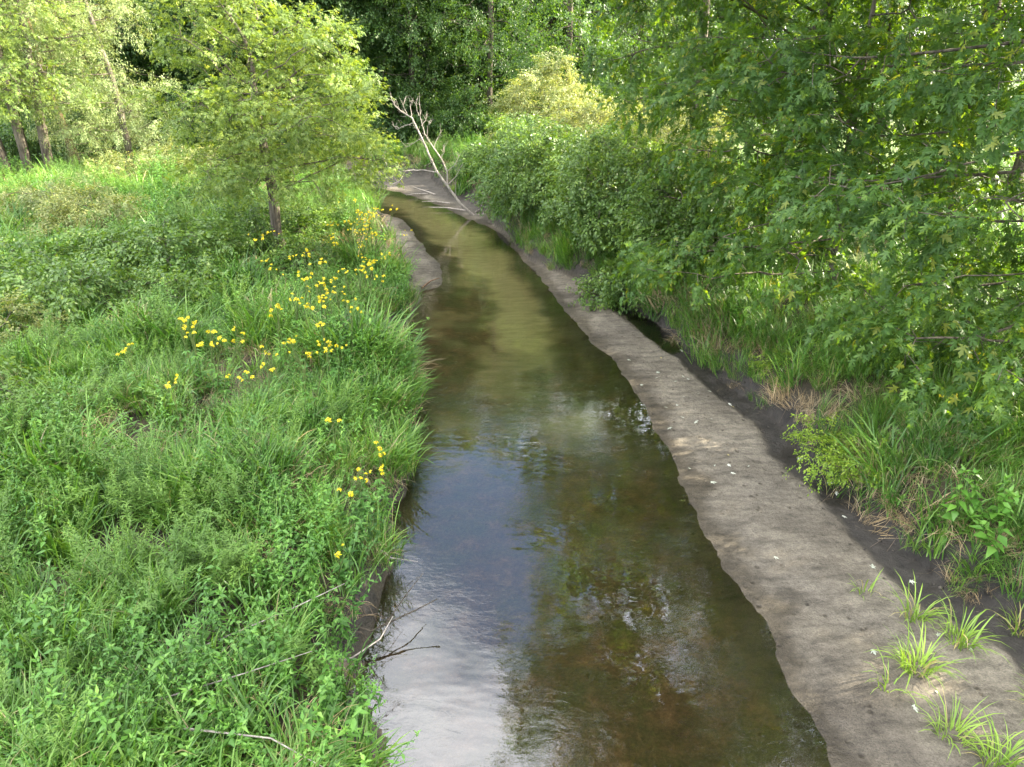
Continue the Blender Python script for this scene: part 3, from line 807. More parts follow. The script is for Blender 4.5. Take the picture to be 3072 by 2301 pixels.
grow('maple_tree', at(12.2, 5.6), [(0, 0, 0), (0.1, 0, 4.0), (0.2, 0.1, 9)],  # out of view, added to block the sun from the foreground
     [((-0.5, 0, 5.0), (4.2, 4.2, 3.8), 3), ((0, 0, 10.5), (4.5, 4.5, 3), 2)], 18, 'maple', 0.24, 300, 6, 0.5, 0.42, label='unseen maple added beyond the right edge to shade the foreground', group=RIGHT)
grow('maple_tree', at(17.0, 7.0), [(0, 0, 0), (0.1, 0, 4.0), (0.2, 0.1, 9)],  # another unseen tree, added to shade the sand bar
     [((-0.5, 0, 6.5), (4.5, 5.0, 4.2), 3), ((0, 0, 11.5), (5, 5, 3), 2)], 19, 'maple', 0.24, 260, 6, 0.5, 0.42, label='large unseen maple added farther out to keep sun dapples off the sand bar', group=RIGHT)
grow('maple_tree', at(6.2, 25.9), [(0, 0, 0), (0.1, 0, 3.0), (0.0, 0.1, 6.5), (-0.6, 0.1, 9.5)],
     [((-2.4, -0.3, 10.6), (3.2, 2.6, 3.4), 4), ((0.4, 0, 10.0), (2.8, 2.6, 2.6), 1.4)], 17, 'maple', 0.18, 260, 7, 0.42, 0.4, zmin=6.0, label='maple with dark straight trunk standing behind the streamside shrubs', group=RIGHT)
for i, (x, y, h, lab) in enumerate([(12.2, 25.2, 9, 'backlit yellow-green tree past the pond side of the forked maple'), (17.5, 25.5, 10, 'backlit tree standing beyond the pond'), (22.5, 29.0, 11, 'backlit tree at the far right beyond the pond')]):
    grow('sunlit_tree', at(x, y), [(0, 0, 0), (0.2, 0.1, 0.3 * h), (0.1, 0.2, 0.6 * h), (0, 0.1, 0.85 * h)],
         [((0, 0, 0.62 * h), (2.8, 2.8, 0.32 * h), 3), ((0, -0.2, 0.36 * h), (2.4, 2.4, 0.14 * h), 1.6)], 191 + i, 'woodm', 0.2, 120, 5, 0.5, 0.5, 0.009, 3, 1.0, 'bark', 0.25, 7, 1.2, lab, 'tree', 'backlit trees beyond the right bank')

# --- box elder on the left bank
grow('boxelder_tree', at(-6.1, 18.9), [(0, 0, 0), (-0.18, 0.02, 0.8), (-0.15, 0.1, 1.8), (-0.25, 0.1, 3.2), (-0.3, 0.2, 4.4)],
     [((0.95, -0.2, 3.7), (1.5, 1.5, 1.5), 3.0), ((-0.7, 0, 3.6), (1.3, 1.4, 1.4), 2.2), ((-0.1, -0.4, 2.5), (1.6, 1.4, 0.5), 1.4), ((-1.1, 0.2, 5.9), (1.2, 1.1, 1.3), 1.9), ((1.0, 0.0, 5.3), (0.7, 0.8, 0.8), 0.8), ((2.2, -0.2, 2.6), (0.7, 0.9, 0.4), 0.5)],
     21, 'elder', 0.14, 460, 5, 0.26, 0.26, nspray=4, sscale=1.0, bark='bark', droop=0.1, di=4, label='yellow-green box elder with reddish trunk standing alone on the left bank')

# --- trees at the far left
LEFT = 'trees at the edge of the left meadow'
for i, (x, y, lean, lab) in enumerate([(-21.9, 32.0, -1.0, 'outermost grey trunk of the maple group at the left edge, leaning outwards'), (-21.2, 32.3, 0.0, 'middle upright trunk of the maple group at the left edge'), (-20.5, 32.6, 0.5, 'inner maple of the left edge group with bare trunk above the grass')]):
    grow('maple_tree', at(x, y), [(0, 0, 0), (lean * 0.3, 0, 2.5), (lean * 0.7, 0.2, 6), (lean, 0.2, 9)],
         [((lean * 0.5, -0.5, 5.5), (2.6, 2.4, 2.2), 2), ((lean, 0, 9), (3, 3, 3), 2), ((lean * .5 + 0.4, -0.5, 3.6), (1.6, 1.3, 0.6), 0.7)], 31 + i, 'elder', 0.2, 110, 6, 0.5, 0.45, nspray=3, sscale=1.1, zmin=1.8, label=lab, group=LEFT)
grow('willow_tree', at(-21.0, 36.0), [(0, 0, 0), (-0.3, 0, 2.0), (-0.8, 0.1, 5), (-1.0, 0.2, 9)],
     [((0.8, -0.6, 4.4), (2.4, 2.2, 2.2), 2), ((-0.4, -0.5, 8), (2.8, 2.5, 3), 2.2), ((2.4, -1.2, 2.2), (2.0, 1.6, 1.4), 1.6)], 41, 'willow', 0.2, 190, 6, 0.5, 0.4, nspray=3, sscale=1.1, bark='redbark', label='tall silvery willow with leaning trunk at the left edge of the meadow', group=LEFT)
grow('willow_tree', at(-17.6, 34.0), [(0, 0, 0), (0.1, 0, 1.2), (0.0, 0.1, 4), (-0.6, 0.2, 8)],
     [((-0.2, -0.6, 3.0), (2.6, 2.0, 2.2), 2.6), ((-0.8, -0.2, 6.8), (2.4, 2.2, 2.6), 2.2), ((-0.6, 0, 10), (2, 2, 2), 1.0)], 42, 'willow', 0.16, 200, 6, 0.5, 0.4, nspray=3, sscale=1.1, label='silver-leaved willow billowing down to the bright grass patch', group=LEFT)

# --- the dead leaning tree at the bend
def dead_tree():
    """stems traced as the tree leans, in metres from its foot (x across the stream, z up)"""
    rng = np.random.default_rng(5)
    root = empty('dead_tree', (-1.55, 28.9, gz(-1.55, 28.9) - 0.02))
    tag(root, 'bare bleached dead tree leaning from the right bank over the stream bend', 'tree')
    def tr(L, y0=0.0, y1=0.0):
        n = len(L)
        return np.array([((a - 860) * 0.0067, y0 + (y1 - y0) * i / (n - 1) + rng.normal(0, 0.02), (1280 - b) * 0.0069) for i, (a, b) in enumerate(L)])
    def dense(P, k=4):
        out = [P[0]]
        for a, b in zip(P[:-1], P[1:]):
            for q in range(1, k + 1): out.append(a + (b - a) * q / k + rng.normal(0, 0.009, 3) * (q < k))
        return np.array(out)
    A = dense(tr([(860, 1280), (770, 1200), (690, 1085), (625, 1000), (570, 880), (520, 760), (480, 670), (420, 635), (375, 600), (350, 545)], 0, -0.2))
    tb = TB(); tube(tb, A, 0.058 * (1 - np.linspace(0, 1, len(A))) ** 0.8 + 0.008, 7)
    obj('trunk', tb.mesh('trunk', M['deadwood'], True), root)
    limbs = [([(690, 1085), (690, 1000), (652, 920), (602, 850), (548, 770), (522, 660), (525, 525)], -0.02, 0.35, 0.048),
             ([(625, 1000), (520, 985), (420, 990), (340, 960), (300, 935), (290, 900)], -0.03, -0.6, 0.036),
             ([(420, 990), (380, 1045), (330, 1065), (285, 1035)], -0.42, -0.7, 0.02),
             ([(490, 700), (440, 712), (380, 735), (352, 705)], -0.15, -0.4, 0.02),
             ([(530, 790), (470, 828), (410, 855)], -0.1, 0.2, 0.018),
             ([(602, 850), (630, 800), (665, 745)], 0.15, 0.35, 0.018),
             ([(560, 790), (572, 720), (614, 680)], 0.2, 0.1, 0.018),
             ([(530, 720), (560, 690), (566, 650)], 0.2, 0.45, 0.015),
             ([(690, 1080), (740, 1040), (790, 960)], 0.0, 0.5, 0.022),
             ([(690, 1000), (740, 960), (775, 900)], 0.05, 0.6, 0.016),
             ([(650, 920), (678, 870), (672, 830)], 0.1, -0.2, 0.014),
             ([(545, 960), (585, 945), (600, 930)], -0.2, 0.1, 0.012),
             ([(480, 670), (470, 600), (490, 560)], -0.15, 0.0, 0.016),
             ([(450, 650), (430, 600), (440, 570)], -0.15, -0.4, 0.014),
             ([(515, 660), (500, 600), (505, 560)], 0.2, 0.5, 0.014),
             ([(740, 1150), (745, 1100), (742, 1075)], 0.0, -0.1, 0.016)]
    tw = TB(); paths = [A]
    for L, y0, y1, r in limbs:
        P = dense(tr(L, y0, y1)); tb = TB()
        tube(tb, P, r * 0.62 * (1 - np.linspace(0, 1, len(P))) ** 0.7 + 0.005, 5)
        obj('branch', tb.mesh('branch', M['deadwood'], True), root); paths.append(P)
    for P in paths:
        for i in range(max(4, len(P) // 3), len(P) - 1):
            for q in range(2):
                if rng.random() < 0.75:
                    d = P[i + 1] - P[i]; d /= np.linalg.norm(d)
                    v = d * 0.6 + rng.normal(0, 0.55, 3) + np.array([0, 0, 0.25]); v /= np.linalg.norm(v)
                    l = rng.uniform(0.10, 0.42)
                    tube(tw, [P[i], P[i] + v * l * 0.55 + rng.normal(0, 0.02, 3), P[i] + v * l + rng.normal(0, 0.03, 3) + np.array([0, 0, 0.03])], [0.007, 0.0055, 0.0035], 3)
    o = obj('twigs', tw.mesh('twigs', M['deadwood']), root); o['kind'] = 'stuff'
    root.scale = (0.88,) * 3
dead_tree()

# --- shrubs
def shrub(loc, r, h, species, seed, label, n=70, group='shrubs along the right bank', sscale=1.0, nspray=4, name='shrub', r2=None):
    r2 = r2 or r
    stems = [(0, 0, 0), (0.05, 0, 0.3 * h), (0.0, 0.05, 0.6 * h)]
    return grow(name, at(*loc), stems, [((0, 0, 0.55 * h), (r, r2, 0.45 * h), 3), ((-0.3 * r, -0.4 * r2, 0.3 * h), (r * 0.8, r2 * 0.7, 0.25 * h), 1.2)], seed, species, 0.05, n, 5, 0.22, 0.2, 0.004, nspray, sscale,
                'bark', 0.15, 4, 0.12, label, 'shrub', group, 'stem', 4, 4)
shrub((1.0, 25.0), 1.6, 3.1, 'shrub', 61, 'round leafy shrub bulging over the stream just before the sand shoal', 190)
shrub((0.4, 28.6), 1.6, 2.9, 'shrub', 62, 'dark green shrub behind the foot of the dead tree', 130)
shrub((3.2, 20.4), 1.7, 3.0, 'shrub', 63, 'dense shrub whose skirts hang over the narrow end of the sand bar', 190)
shrub((2.5, 22.5), 1.3, 2.7, 'shrub', 64, 'tall fresh green shrub rising between the round shrub and the dense one', 160)
shrub((4.4, 18.2), 1.5, 2.3, 'shrub', 65, 'low spreading shrub under the forked maple', 130)
shrub((2.75, 18.0), 0.7, 0.9, 'shrub', 66, 'small brownish bush resting on the sand bar beside the back channel', 40)
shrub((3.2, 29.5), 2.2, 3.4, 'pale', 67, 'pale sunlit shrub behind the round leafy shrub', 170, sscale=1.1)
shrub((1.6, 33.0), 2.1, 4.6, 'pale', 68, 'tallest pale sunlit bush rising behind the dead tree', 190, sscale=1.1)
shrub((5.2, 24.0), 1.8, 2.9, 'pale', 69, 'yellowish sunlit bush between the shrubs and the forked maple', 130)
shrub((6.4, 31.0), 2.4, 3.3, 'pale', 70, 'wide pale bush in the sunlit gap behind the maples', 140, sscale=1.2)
shrub((-1.2, 33.6), 1.1, 1.3, 'shrub', 71, 'low dark bush on the muddy bar behind the dead tree', 50)
shrub((-8.4, 16.8), 1.5, 1.2, 'shrub', 72, 'low dark thicket left of the box elder', 80, 'shrubs on the left bank')
shrub((-9.6, 13.6), 1.3, 1.1, 'shrub', 73, 'dark brambly shrub at the left edge of the grass', 80, 'shrubs on the left bank')
shrub((-6.9, 20.6), 1.8, 1.3, 'shrub', 74, 'green undershrub around the foot of the box elder', 90, 'shrubs on the left bank')
shrub((-12.5, 30.5), 2.0, 1.6, 'pale', 75, 'pale grass-green bush at the bright meadow patch', 80, 'shrubs on the left bank', 1.2)

LB = 'shrubs on the left bank'
shrub((-11.3, 15.8), 1.1, 1.2, 'shrub', 121, 'shaded mound of leaves at the left edge, upper one of two', 60, LB)
shrub((-9.6, 16.4), 0.9, 1.0, 'shrub', 122, 'small dark mound right of the shaded mound at the left edge', 50, LB)
shrub((-9.0, 11.6), 0.9, 1.0, 'pale', 123, 'pale yellow-topped leafy mound in the middle of the left bank', 50, LB, 0.7)
shrub((-7.4, 14.6), 1.0, 0.9, 'shrub', 124, 'broad low leafy mound before the dark thicket', 55, LB, 0.9)
shrub((-5.2, 17.6), 0.9, 0.9, 'shrub', 125, 'leafy clump just in front of the box elder trunk', 50, LB, 0.9)
shrub((-7.6, 8.9), 0.8, 0.8, 'shrub', 126, 'low green mound at the left edge nearer the camera', 45, LB, 0.8)
shrub((-11.8, 20.5), 1.3, 1.3, 'pale', 127, 'grey-green weedy mound in the far left meadow', 60, LB, 0.9)
shrub((-14.5, 23.0), 1.4, 1.2, 'pale', 128, 'pale weedy mound at the far left edge of the meadow', 60, LB, 0.9)
shrub((-10.0, 24.5), 1.2, 1.1, 'shrub', 129, 'green weedy mound behind the dark thicket', 50, LB, 0.9)
shrub((-15.0, 28.5), 1.6, 1.4, 'pale', 130, 'light weedy mound under the silver willow', 70, LB, 1.0)

# --- woodland behind
rngw = np.random.default_rng(77)
WOOD = 'trees of the wood beyond the stream'
wl = 'tall leafy tree with dark trunk in the shaded wood beyond the bend'
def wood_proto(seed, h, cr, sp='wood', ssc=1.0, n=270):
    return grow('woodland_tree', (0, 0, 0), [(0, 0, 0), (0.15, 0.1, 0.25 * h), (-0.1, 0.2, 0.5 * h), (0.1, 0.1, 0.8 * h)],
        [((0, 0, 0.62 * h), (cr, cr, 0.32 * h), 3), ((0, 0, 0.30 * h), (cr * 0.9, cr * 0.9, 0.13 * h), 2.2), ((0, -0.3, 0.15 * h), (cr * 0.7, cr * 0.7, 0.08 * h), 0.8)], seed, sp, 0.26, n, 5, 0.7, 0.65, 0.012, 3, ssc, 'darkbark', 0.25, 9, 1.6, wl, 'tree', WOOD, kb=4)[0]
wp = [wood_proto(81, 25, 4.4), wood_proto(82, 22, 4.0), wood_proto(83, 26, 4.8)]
spots = []
for row, (y0, n, x0, x1) in enumerate([(47, 7, -26, -8), (55, 10, -34, 10), (61, 12, -42, 26), (70, 13, -52, 40)]):
    for i in range(n):
        spots.append((x0 + (x1 - x0) * (i + rngw.uniform(0.2, 0.8)) / n, y0 + rngw.uniform(-2.5, 2.5)))
for i, (x, y) in enumerate(spots):
    loc = (x, y, gz(x, y) - 0.05); rz = rngw.uniform(0, 6.28); sc = rngw.uniform(0.82, 1.12)
    if i < 3: wp[i].location = loc; wp[i].rotation_euler = (0, 0, rz)
    else: copy_tree(wp[i % 3], loc, rz, sc)
# lighter trees right of the bend
CEN = 'sunlit trees behind the pale bushes'
for i, (x, y, h, lab) in enumerate([(-1.4, 45.5, 21, 'light green tree hanging over the dark stream bend'), (2.8, 41.0, 18, 'pale trunked tree in the sunlit stand behind the pale bushes'), (7.8, 51.0, 22, 'sunlit tree at the right of the pale trunked stand'), (12.5, 55.0, 21, 'farther sunlit tree seen past the forked maple'), (-6.2, 47.0, 22, 'dark multi-stemmed tree at the inside of the bend')]):
    grow('sunlit_tree', at(x, y), [(0, 0, 0), (0.2, 0.1, 0.3 * h), (0.1, 0.2, 0.6 * h), (0, 0.1, 0.85 * h)],
         [((0, 0, 0.68 * h), (3.2, 3.0, 0.30 * h), 3), ((0, -0.4, 0.26 * h), (2.8, 2.6, 0.17 * h), 2.6)], 91 + i, 'woodm', 0.17, 280, 5, 0.5, 0.5, 0.009, 3, 1.0, 'darkbark', 0.25, 7, 1.2, lab, 'tree', CEN)
# understorey along the wood edge
ul = 'dark leafy bush at the shaded edge of the wood'
u0 = shrub((-10, 42.8), 2.2, 2.6, 'woodm', 101, ul, 60, 'bushes at the edge of the wood', 1.0, 4)[0]
for (x, y) in [(-14, 43.5), (-18, 43), (-22, 42), (-26, 41), (-6.5, 46), (-2.5, 45), (2, 47), (-12, 48), (-17, 48.5), (-30, 40), (6, 48), (11, 47), (15, 46), (-23, 48)]:
    copy_tree(u0, (x, y, gz(x, y) - 0.05), rngw.uniform(0, 6.28), rngw.uniform(0.8, 1.3))
fx = rngw.uniform(-75, 12, 9000); fz = rngw.uniform(0, 1, 9000) ** 1.2 * 22 * (0.75 + 0.4 * fnoise(fx * 0.12, fx * 0 + 3, 66))
fy = 79 + rngw.normal(0, 2.5, 9000) + 3 * np.sin(fx * 0.2) + 0.08 * np.maximum(0, -fx - 30) * -6
scatter('far_woods', 'wood', [q[0] for q in SP['wood']], np.stack([fx, fy, fz + 1.0], 1), np.stack([rngw.normal(0, .5, 9000), rngw.uniform(0, .8, 9000), rngw.uniform(0, 6.28, 9000)], 1), rngw.uniform(1.4, 2.6, 9000), rngw.integers(0, 6, 9000))['label'] = 'dark far wood closing the view behind the nearer trees'

# ------------------------------------------------------------------ ground cover
rg = np.random.default_rng(9)
def cover(name, key, protos, n, box, dens, scale, label, tilt=0.12, sink=0.0):
    x = rg.uniform(box[0], box[1], n); y = rg.uniform(box[2], box[3], n)
    h, w, c, m = fields(x, y)
    pd = ((x - POND[0]) / POND[2]) ** 2 + ((y - POND[1]) / POND[3]) ** 2
    # only what the photograph can see
    depth = y * math.cos(R(25)) + (6 - h) * math.sin(R(25))
    vis = (np.abs(x) < depth * 0.80 + 1.2) & (pd > 1.15)
    gap = sstep(0.37, 0.46, fnoise(x * 1.1, y * 1.1, 431)) * (1 - 0.95 * ((np.abs(y - 6.0) < 0.2) & (x < 0) & (c < 0.5)))
    gap = np.where((x > 0) & (c < 1.0), 1.0, gap)
    p = dens(x, y, c) * vis * (0.12 + 0.88 * gap)
    k = rg.random(n) < p
    x, y, h, c = x[k], y[k], h[k], c[k]
    rot = np.stack([rg.normal(0, tilt, len(x)), rg.normal(0, tilt, len(x)), rg.uniform(0, 6.28, len(x))], 1)
    s = scale * rg.uniform(0.65, 1.25, len(x)) * (1 + np.maximum(0, y - 12) * 0.008) * (0.12 + 1.72 * fnoise(x * 0.9, y * 0.9, 411))
    s = np.where(y < 7.5, np.minimum(s, 0.95), s)
    o = scatter(name, key, protos, np.stack([x, y, h - sink], 1), rot, s, rg.integers(0, len(protos), len(x)))
    o['label'] = label
    return o
left = lambda x, y: (x < 0) | (y > 33)
def fall(y): return np.clip(11.0 / np.maximum(y, 6), 0.16, 1.0)
box_l = (-26, 0, 2.2, 42); box_r = (-1, 24, 2.0, 42)
n_tuft = lambda x, y, s: fnoise(x * 0.45, y * 0.45, s)
cover('grass', 'grass', PR['grass'], 34000, box_l, lambda x, y, c: (c > 0.02) * left(x, y) * fall(y) ** 1.1 * (1 - 0.8 * sstep(14, 19, y)) * (0.12 + 0.88 * sstep(0.40 - 0.08 * sstep(10, 7, y), 0.55, n_tuft(x, y, 201))), 1.0, 'lush long grass on the left bank')
cover('meadow_grass', 'fine', PR['fine'], 24000, box_l, lambda x, y, c: (c > 0.0) * left(x, y) * fall(y) ** 0.9 * sstep(3, 11, y) * (0.15 + 0.7 * sstep(0.42, 0.58, n_tuft(x, y, 221))) * (1 - 0.5 * sstep(16, 22, y)), 0.95, 'fine meadow grass on the left bank')
cover('undergrowth', 'herb', PR['herb'], 22000, box_l, lambda x, y, c: (c > 0.05) * left(x, y) * fall(y) ** 1.0 * 0.85 * sstep(0.44, 0.56, 0.03 * sstep(9, 14, y) + n_tuft(x, y, 241) + 0.10 * (c < 1.2) + 0.10 * sstep(6.5, 4.5, y)), 0.9, 'leafy nettle undergrowth among the left bank grass')
cover('weeds', 'feather', PR['feather'], 9000, box_l, lambda x, y, c: (c > 0.3) * left(x, y) * fall(y) ** 0.9 * sstep(0.47, 0.58, n_tuft(x, y, 261) + 0.10 * sstep(17, 22, y)), 0.95, 'feathery goldenrod weeds among the left bank grass')
cover('dry_grass', 'straw', PR['straw'], 14000, box_l, lambda x, y, c: (c > 0.0) * left(x, y) * fall(y) * (0.07 + 0.8 * sstep(0.54, 0.64, n_tuft(x, y, 281)) + 0.9 * (c < 0.7) * (y > 8) * sstep(0.4, 0.55, n_tuft(x, y, 291)) + 0.5 * (np.hypot(x + 4.1, (y - 13.5) * 0.5) < 0.9) + 0.6 * (np.hypot(x + 2.1, (y - 4.2) * 1.2) < 0.7)), 1.05, 'dry straw lying in the left bank grass')
cover('grass', 'grass', PR['grass'], 20000, box_r, lambda x, y, c: (c > 0.05) * ~left(x, y) * fall(y) ** 1.2 * (0.25 + 0.6 * sstep(0.4, 0.6, n_tuft(x, y, 301))), 0.95, 'long grass on the right bank under the maples')
cover('meadow_grass', 'fine', PR['fine'], 26000, box_r, lambda x, y, c: (c > -0.03) * ~left(x, y) * fall(y) ** 0.8 * (0.3 + 0.7 * sstep(0.35, 0.55, n_tuft(x, y, 321))), 1.0, 'fine drooping grass on the right bank')
cover('undergrowth', 'herb', PR['herb'], 8000, box_r, lambda x, y, c: (c > 0.15) * ~left(x, y) * fall(y) ** 1.2 * sstep(0.5, 0.65, n_tuft(x, y, 341)), 0.85, 'leafy undergrowth on the right bank')
cover('dry_grass', 'straw', PR['straw'], 16000, box_r, lambda x, y, c: (c > -0.05) * ~left(x, y) * fall(y) * (0.15 + 0.5 * sstep(0.52, 0.66, n_tuft(x, y, 361)) + 0.6 * (c < 0.5)), 0.85, 'dry thatch hanging over the right bank edge', 0.3)

# ------------------------------------------------------------------ yellow coneflowers
rf = np.random.default_rng(21)
def flower_mesh(seed):
    r = np.random.default_rng(seed); tb = TB()
    for i in range(8):
        a = i * 0.785 + r.normal(0, 0.12)
        lance(tb, (0.008 * math.cos(a), 0.008 * math.sin(a), 0), rotm(a, r.uniform(-0.75, -0.1)), 0.047 * r.uniform(0.85, 1.1), 0.023, r.random(), 0.1, 0.3)
    return tb.mesh('flower', M['petal'])
def disc_mesh():
    tb = TB()
    tube(tb, [(0, 0, -0.006), (0, 0, 0.004), (0, 0, 0.012), (0, 0, 0.016)], [0.008, 0.014, 0.010, 0.001], 6, 0.5)
    return tb.mesh('disc', M['disc'])
FM = [flower_mesh(i) for i in range(4)]; DM = disc_mesh()
def flower_plant(x, y, h, nh, label, spread=0.22, group='yellow coneflowers on the left bank'):
    root = empty('coneflower', (x, y, gz(x, y) - 0.02), rf.uniform(0, 6.28))
    tag(root, label, 'flower', group)
    st = TB(); fo = TB(); heads = []
    ns = max(1, round(nh / 4))
    for s in range(ns):
        bx, by = rf.normal(0, 0.06, 2); tx, ty = rf.normal(0, spread, 2); hh = h * rf.uniform(0.88, 1.03)
        tt = np.linspace(0, 1, 6)
        P = np.stack([bx + tx * tt ** 1.7, by + ty * tt ** 1.7, hh * 0.82 * tt], 1)
        tube(st, P, np.linspace(0.008, 0.005, 6), 4, 0.3)
        for z in np.arange(0.2, 0.8, 0.11):
            c = np.array([bx + tx * z ** 1.7, by + ty * z ** 1.7, hh * 0.82 * z]); yw = rf.uniform(0, 6.28)
            for q in range(3):
                lance(fo, c, rotm(yw + (q - 1) * 0.7, rf.uniform(-0.1, 0.5)), 0.2 * (1 - 0.5 * z) * rf.uniform(0.8, 1.2), 0.06 * (1 - 0.4 * z), rf.uniform(0.2, 0.8), 0.3, 0.3)
        k = nh // ns + (1 if s < nh % ns else 0)
        for q in range(k):
            a = rf.uniform(0, 6.28); rr = rf.uniform(0.04, 0.16)
            e = P[-1] + np.array([rr * math.cos(a), rr * math.sin(a), hh * 0.18 * rf.uniform(0.55, 1.1)])
            tube(st, [P[-2 - (q % 2)], P[-1] + (e - P[-1]) * 0.45 + np.array([0, 0, -0.01]), e], [0.004, 0.003, 0.002], 3, 0.4)
            heads.append(e)
    obj('stem', st.mesh('stem', M['stem']), root); obj('foliage', fo.mesh('foliage', M['herb']), root)
    for e in heads:
        f = obj('flower', FM[rf.integers(0, 4)], root, e); s = rf.uniform(0.5, 1.0); f.scale = (s,) * 3
        f.rotation_euler = (rf.normal(0, 0.5) + 0.25, rf.normal(0, 0.5), rf.uniform(0, 6.28))
        obj('disc', DM, f)
    return root
flower_plant(-5.5, 9.8, 1.15, 5, 'leftmost coneflower with four loose yellow heads above the long grass', 0.12)
flower_plant(-4.95, 10.2, 1.35, 14, 'biggest coneflower clump with a crowded bunch of yellow heads', 0.10)
flower_plant(-4.55, 10.0, 1.3, 16, 'coneflower bunch leaning right beside the biggest yellow clump', 0.16)
flower_plant(-4.75, 8.9, 1.05, 5, 'lower coneflower with yellow heads just below the biggest clump', 0.14)
flower_plant(-4.05, 10.1, 1.15, 3, 'small coneflower between the biggest clump and the scattered ones', 0.12)
flower_plant(-3.9, 11.1, 1.35, 6, 'coneflower with a tight yellow head cluster against bright grass', 0.08)
DR = 'yellow coneflower in the drift between the box elder and the stream'
for (x, y) in [(-3.85, 11.9), (-3.76, 13.8), (-4.05, 16.4), (-2.75, 11.35), (-2.75, 12.2), (-3.2, 12.6), (-3.6, 12.8), (-4.5, 15.2), (-4.1, 14.4), (-3.4, 14.9), (-5.3, 16.6), (-3.0, 13.5), (-3.3, 10.6), (-3.5, 16.9), (-4.5, 17.6), (-3.1, 15.8), (-4.9, 14.0), (-2.9, 10.4), (-3.7, 9.6), (-3.3, 18.2), (-4.0, 18.9), (-4.4, 20.3), (-5.0, 22.0), (-4.2, 21.4), (-3.4, 17.5), (-4.8, 18.4), (-5.6, 15.6)] + [(-2.5 - 0.06 * (yy - 9) - rf.uniform(0, 1.3), yy + rf.uniform(-0.3, 0.3)) for yy in np.arange(9.2, 21, 0.7)]:
    flower_plant(x, y, rf.uniform(1.1, 1.5), int(rf.integers(5, 12)), ('yellow coneflower at the top of the drift beside the box elder' if y > 16.9 else 'yellow coneflower in the middle of the drift, above the grassy gap' if y > 12.9 else 'yellow coneflower at the lower end of the drift, right of the tight head cluster'), 0.18)
flower_plant(-2.35, 8.3, 1.05, 3, 'low coneflower standing in the dark leafy patch by the bank', 0.12)
flower_plant(-2.0, 7.6, 0.95, 6, 'coneflower with drooping yellow heads over the dark bank leaves', 0.15)
flower_plant(-1.75, 8.1, 1.05, 7, 'coneflower leaning out over the water at the bank edge', 0.15)
flower_plant(-1.9, 7.0, 0.9, 2, 'single low coneflower just under the leaning one at the bank edge', 0.1)
flower_plant(-2.0, 6.3, 0.6, 2, 'short coneflower half hidden by leaves at the near bank edge', 0.1)
for (x, y, lab) in [(6.2, 11.4, 'yellow flower under the near maple boughs on the right bank'), (7.0, 9.9, 'yellow flower spray in the dark grass at the right edge'), (6.1, 8.9, 'yellow flower in the right bank grass above the lime-green patch')]:
    flower_plant(x, y, 0.8, 4, lab, 0.1, 'yellow flowers on the right bank')

# ------------------------------------------------------------------ single plants
rp = np.random.default_rng(33)
def herb_plant(name, x, y, label, mat, args, cat='plant', group=None, feather=False, stems=3, spread=0.1):
    root = empty(name, (x, y, gz(x, y) - 0.02), rp.uniform(0, 6.28)); tag(root, label, cat, group)
    tb = herb_mesh(rp, *args, feather, None, stems, spread)
    obj('foliage', tb.mesh('foliage', M[mat]), root)
    st = TB(); tube(st, [(0, 0, -0.05), (0.01, 0, args[0] * 0.3), (0.0, 0.02, args[0] * 0.5)], [0.012, 0.01, 0.006], 5)
    obj('stem', st.mesh('stem', M['stem']), root)
    return root
NET = 'nettle plants on the near left bank'
for (x, y) in [(-4.3, 4.5), (-3.7, 4.2), (-3.3, 4.6), (-2.8, 4.4), (-2.5, 5.0), (-2.1, 4.9), (-1.75, 4.6), (-1.9, 5.6), (-2.2, 5.9), (-1.95, 6.4), (-1.5, 4.1), (-2.4, 4.0), (-3.0, 5.2), (-4.4, 5.2), (-1.85, 7.0), (-3.5, 3.8), (-2.9, 3.7), (-1.35, 3.7)]:
    herb_plant('nettle', x, y, ('broad-leaved nettle at the brink of the near left bank above the water' if x > -2.0 else 'broad-leaved nettle in the lower left corner grass' if y < 4.7 else 'broad-leaved nettle in the near left grass behind the corner ones'), 'herb', (rp.uniform(0.75, 1.05), 0.17, 0.07, 0.085), group=NET, stems=3)
GOLD = 'feathery weeds on the left bank'
for (x, y) in [(-5.2, 5.6), (-4.0, 6.0), (-3.3, 7.0), (-3.1, 8.2), (-4.6, 7.4), (-6.6, 8.0), (-6.2, 12.0), (-7.5, 11.2), (-2.6, 9.4), (-5.4, 13.0), (-1.75, 4.95), (-8.3, 9.5), (-5.8, 6.6)]:
    herb_plant('goldenrod', x, y, 'tall feathery green weed rising above the left bank grass', 'feather', (rp.uniform(0.95, 1.25), 0.11, 0.017, 0.024), group=GOLD, feather=True, stems=5, spread=0.13)
herb_plant('broadleaf_plant', 5.75, 7.1, 'large broad-leaved green plant at the foot of the right bank', 'herb', (0.75, 0.24, 0.12, 0.08), stems=7, spread=0.17)
herb_plant('broadleaf_plant', 5.15, 8.1, 'small lance-leaved plant growing from the mud under the right bank', 'herb', (0.5, 0.2, 0.05, 0.05), stems=3, spread=0.06)
herb_plant('burdock', -5.2, 7.9, 'dark broad-leaved burdock low in the left grass', 'herb', (0.3, 0.3, 0.2, 0.06), stems=4, spread=0.12)
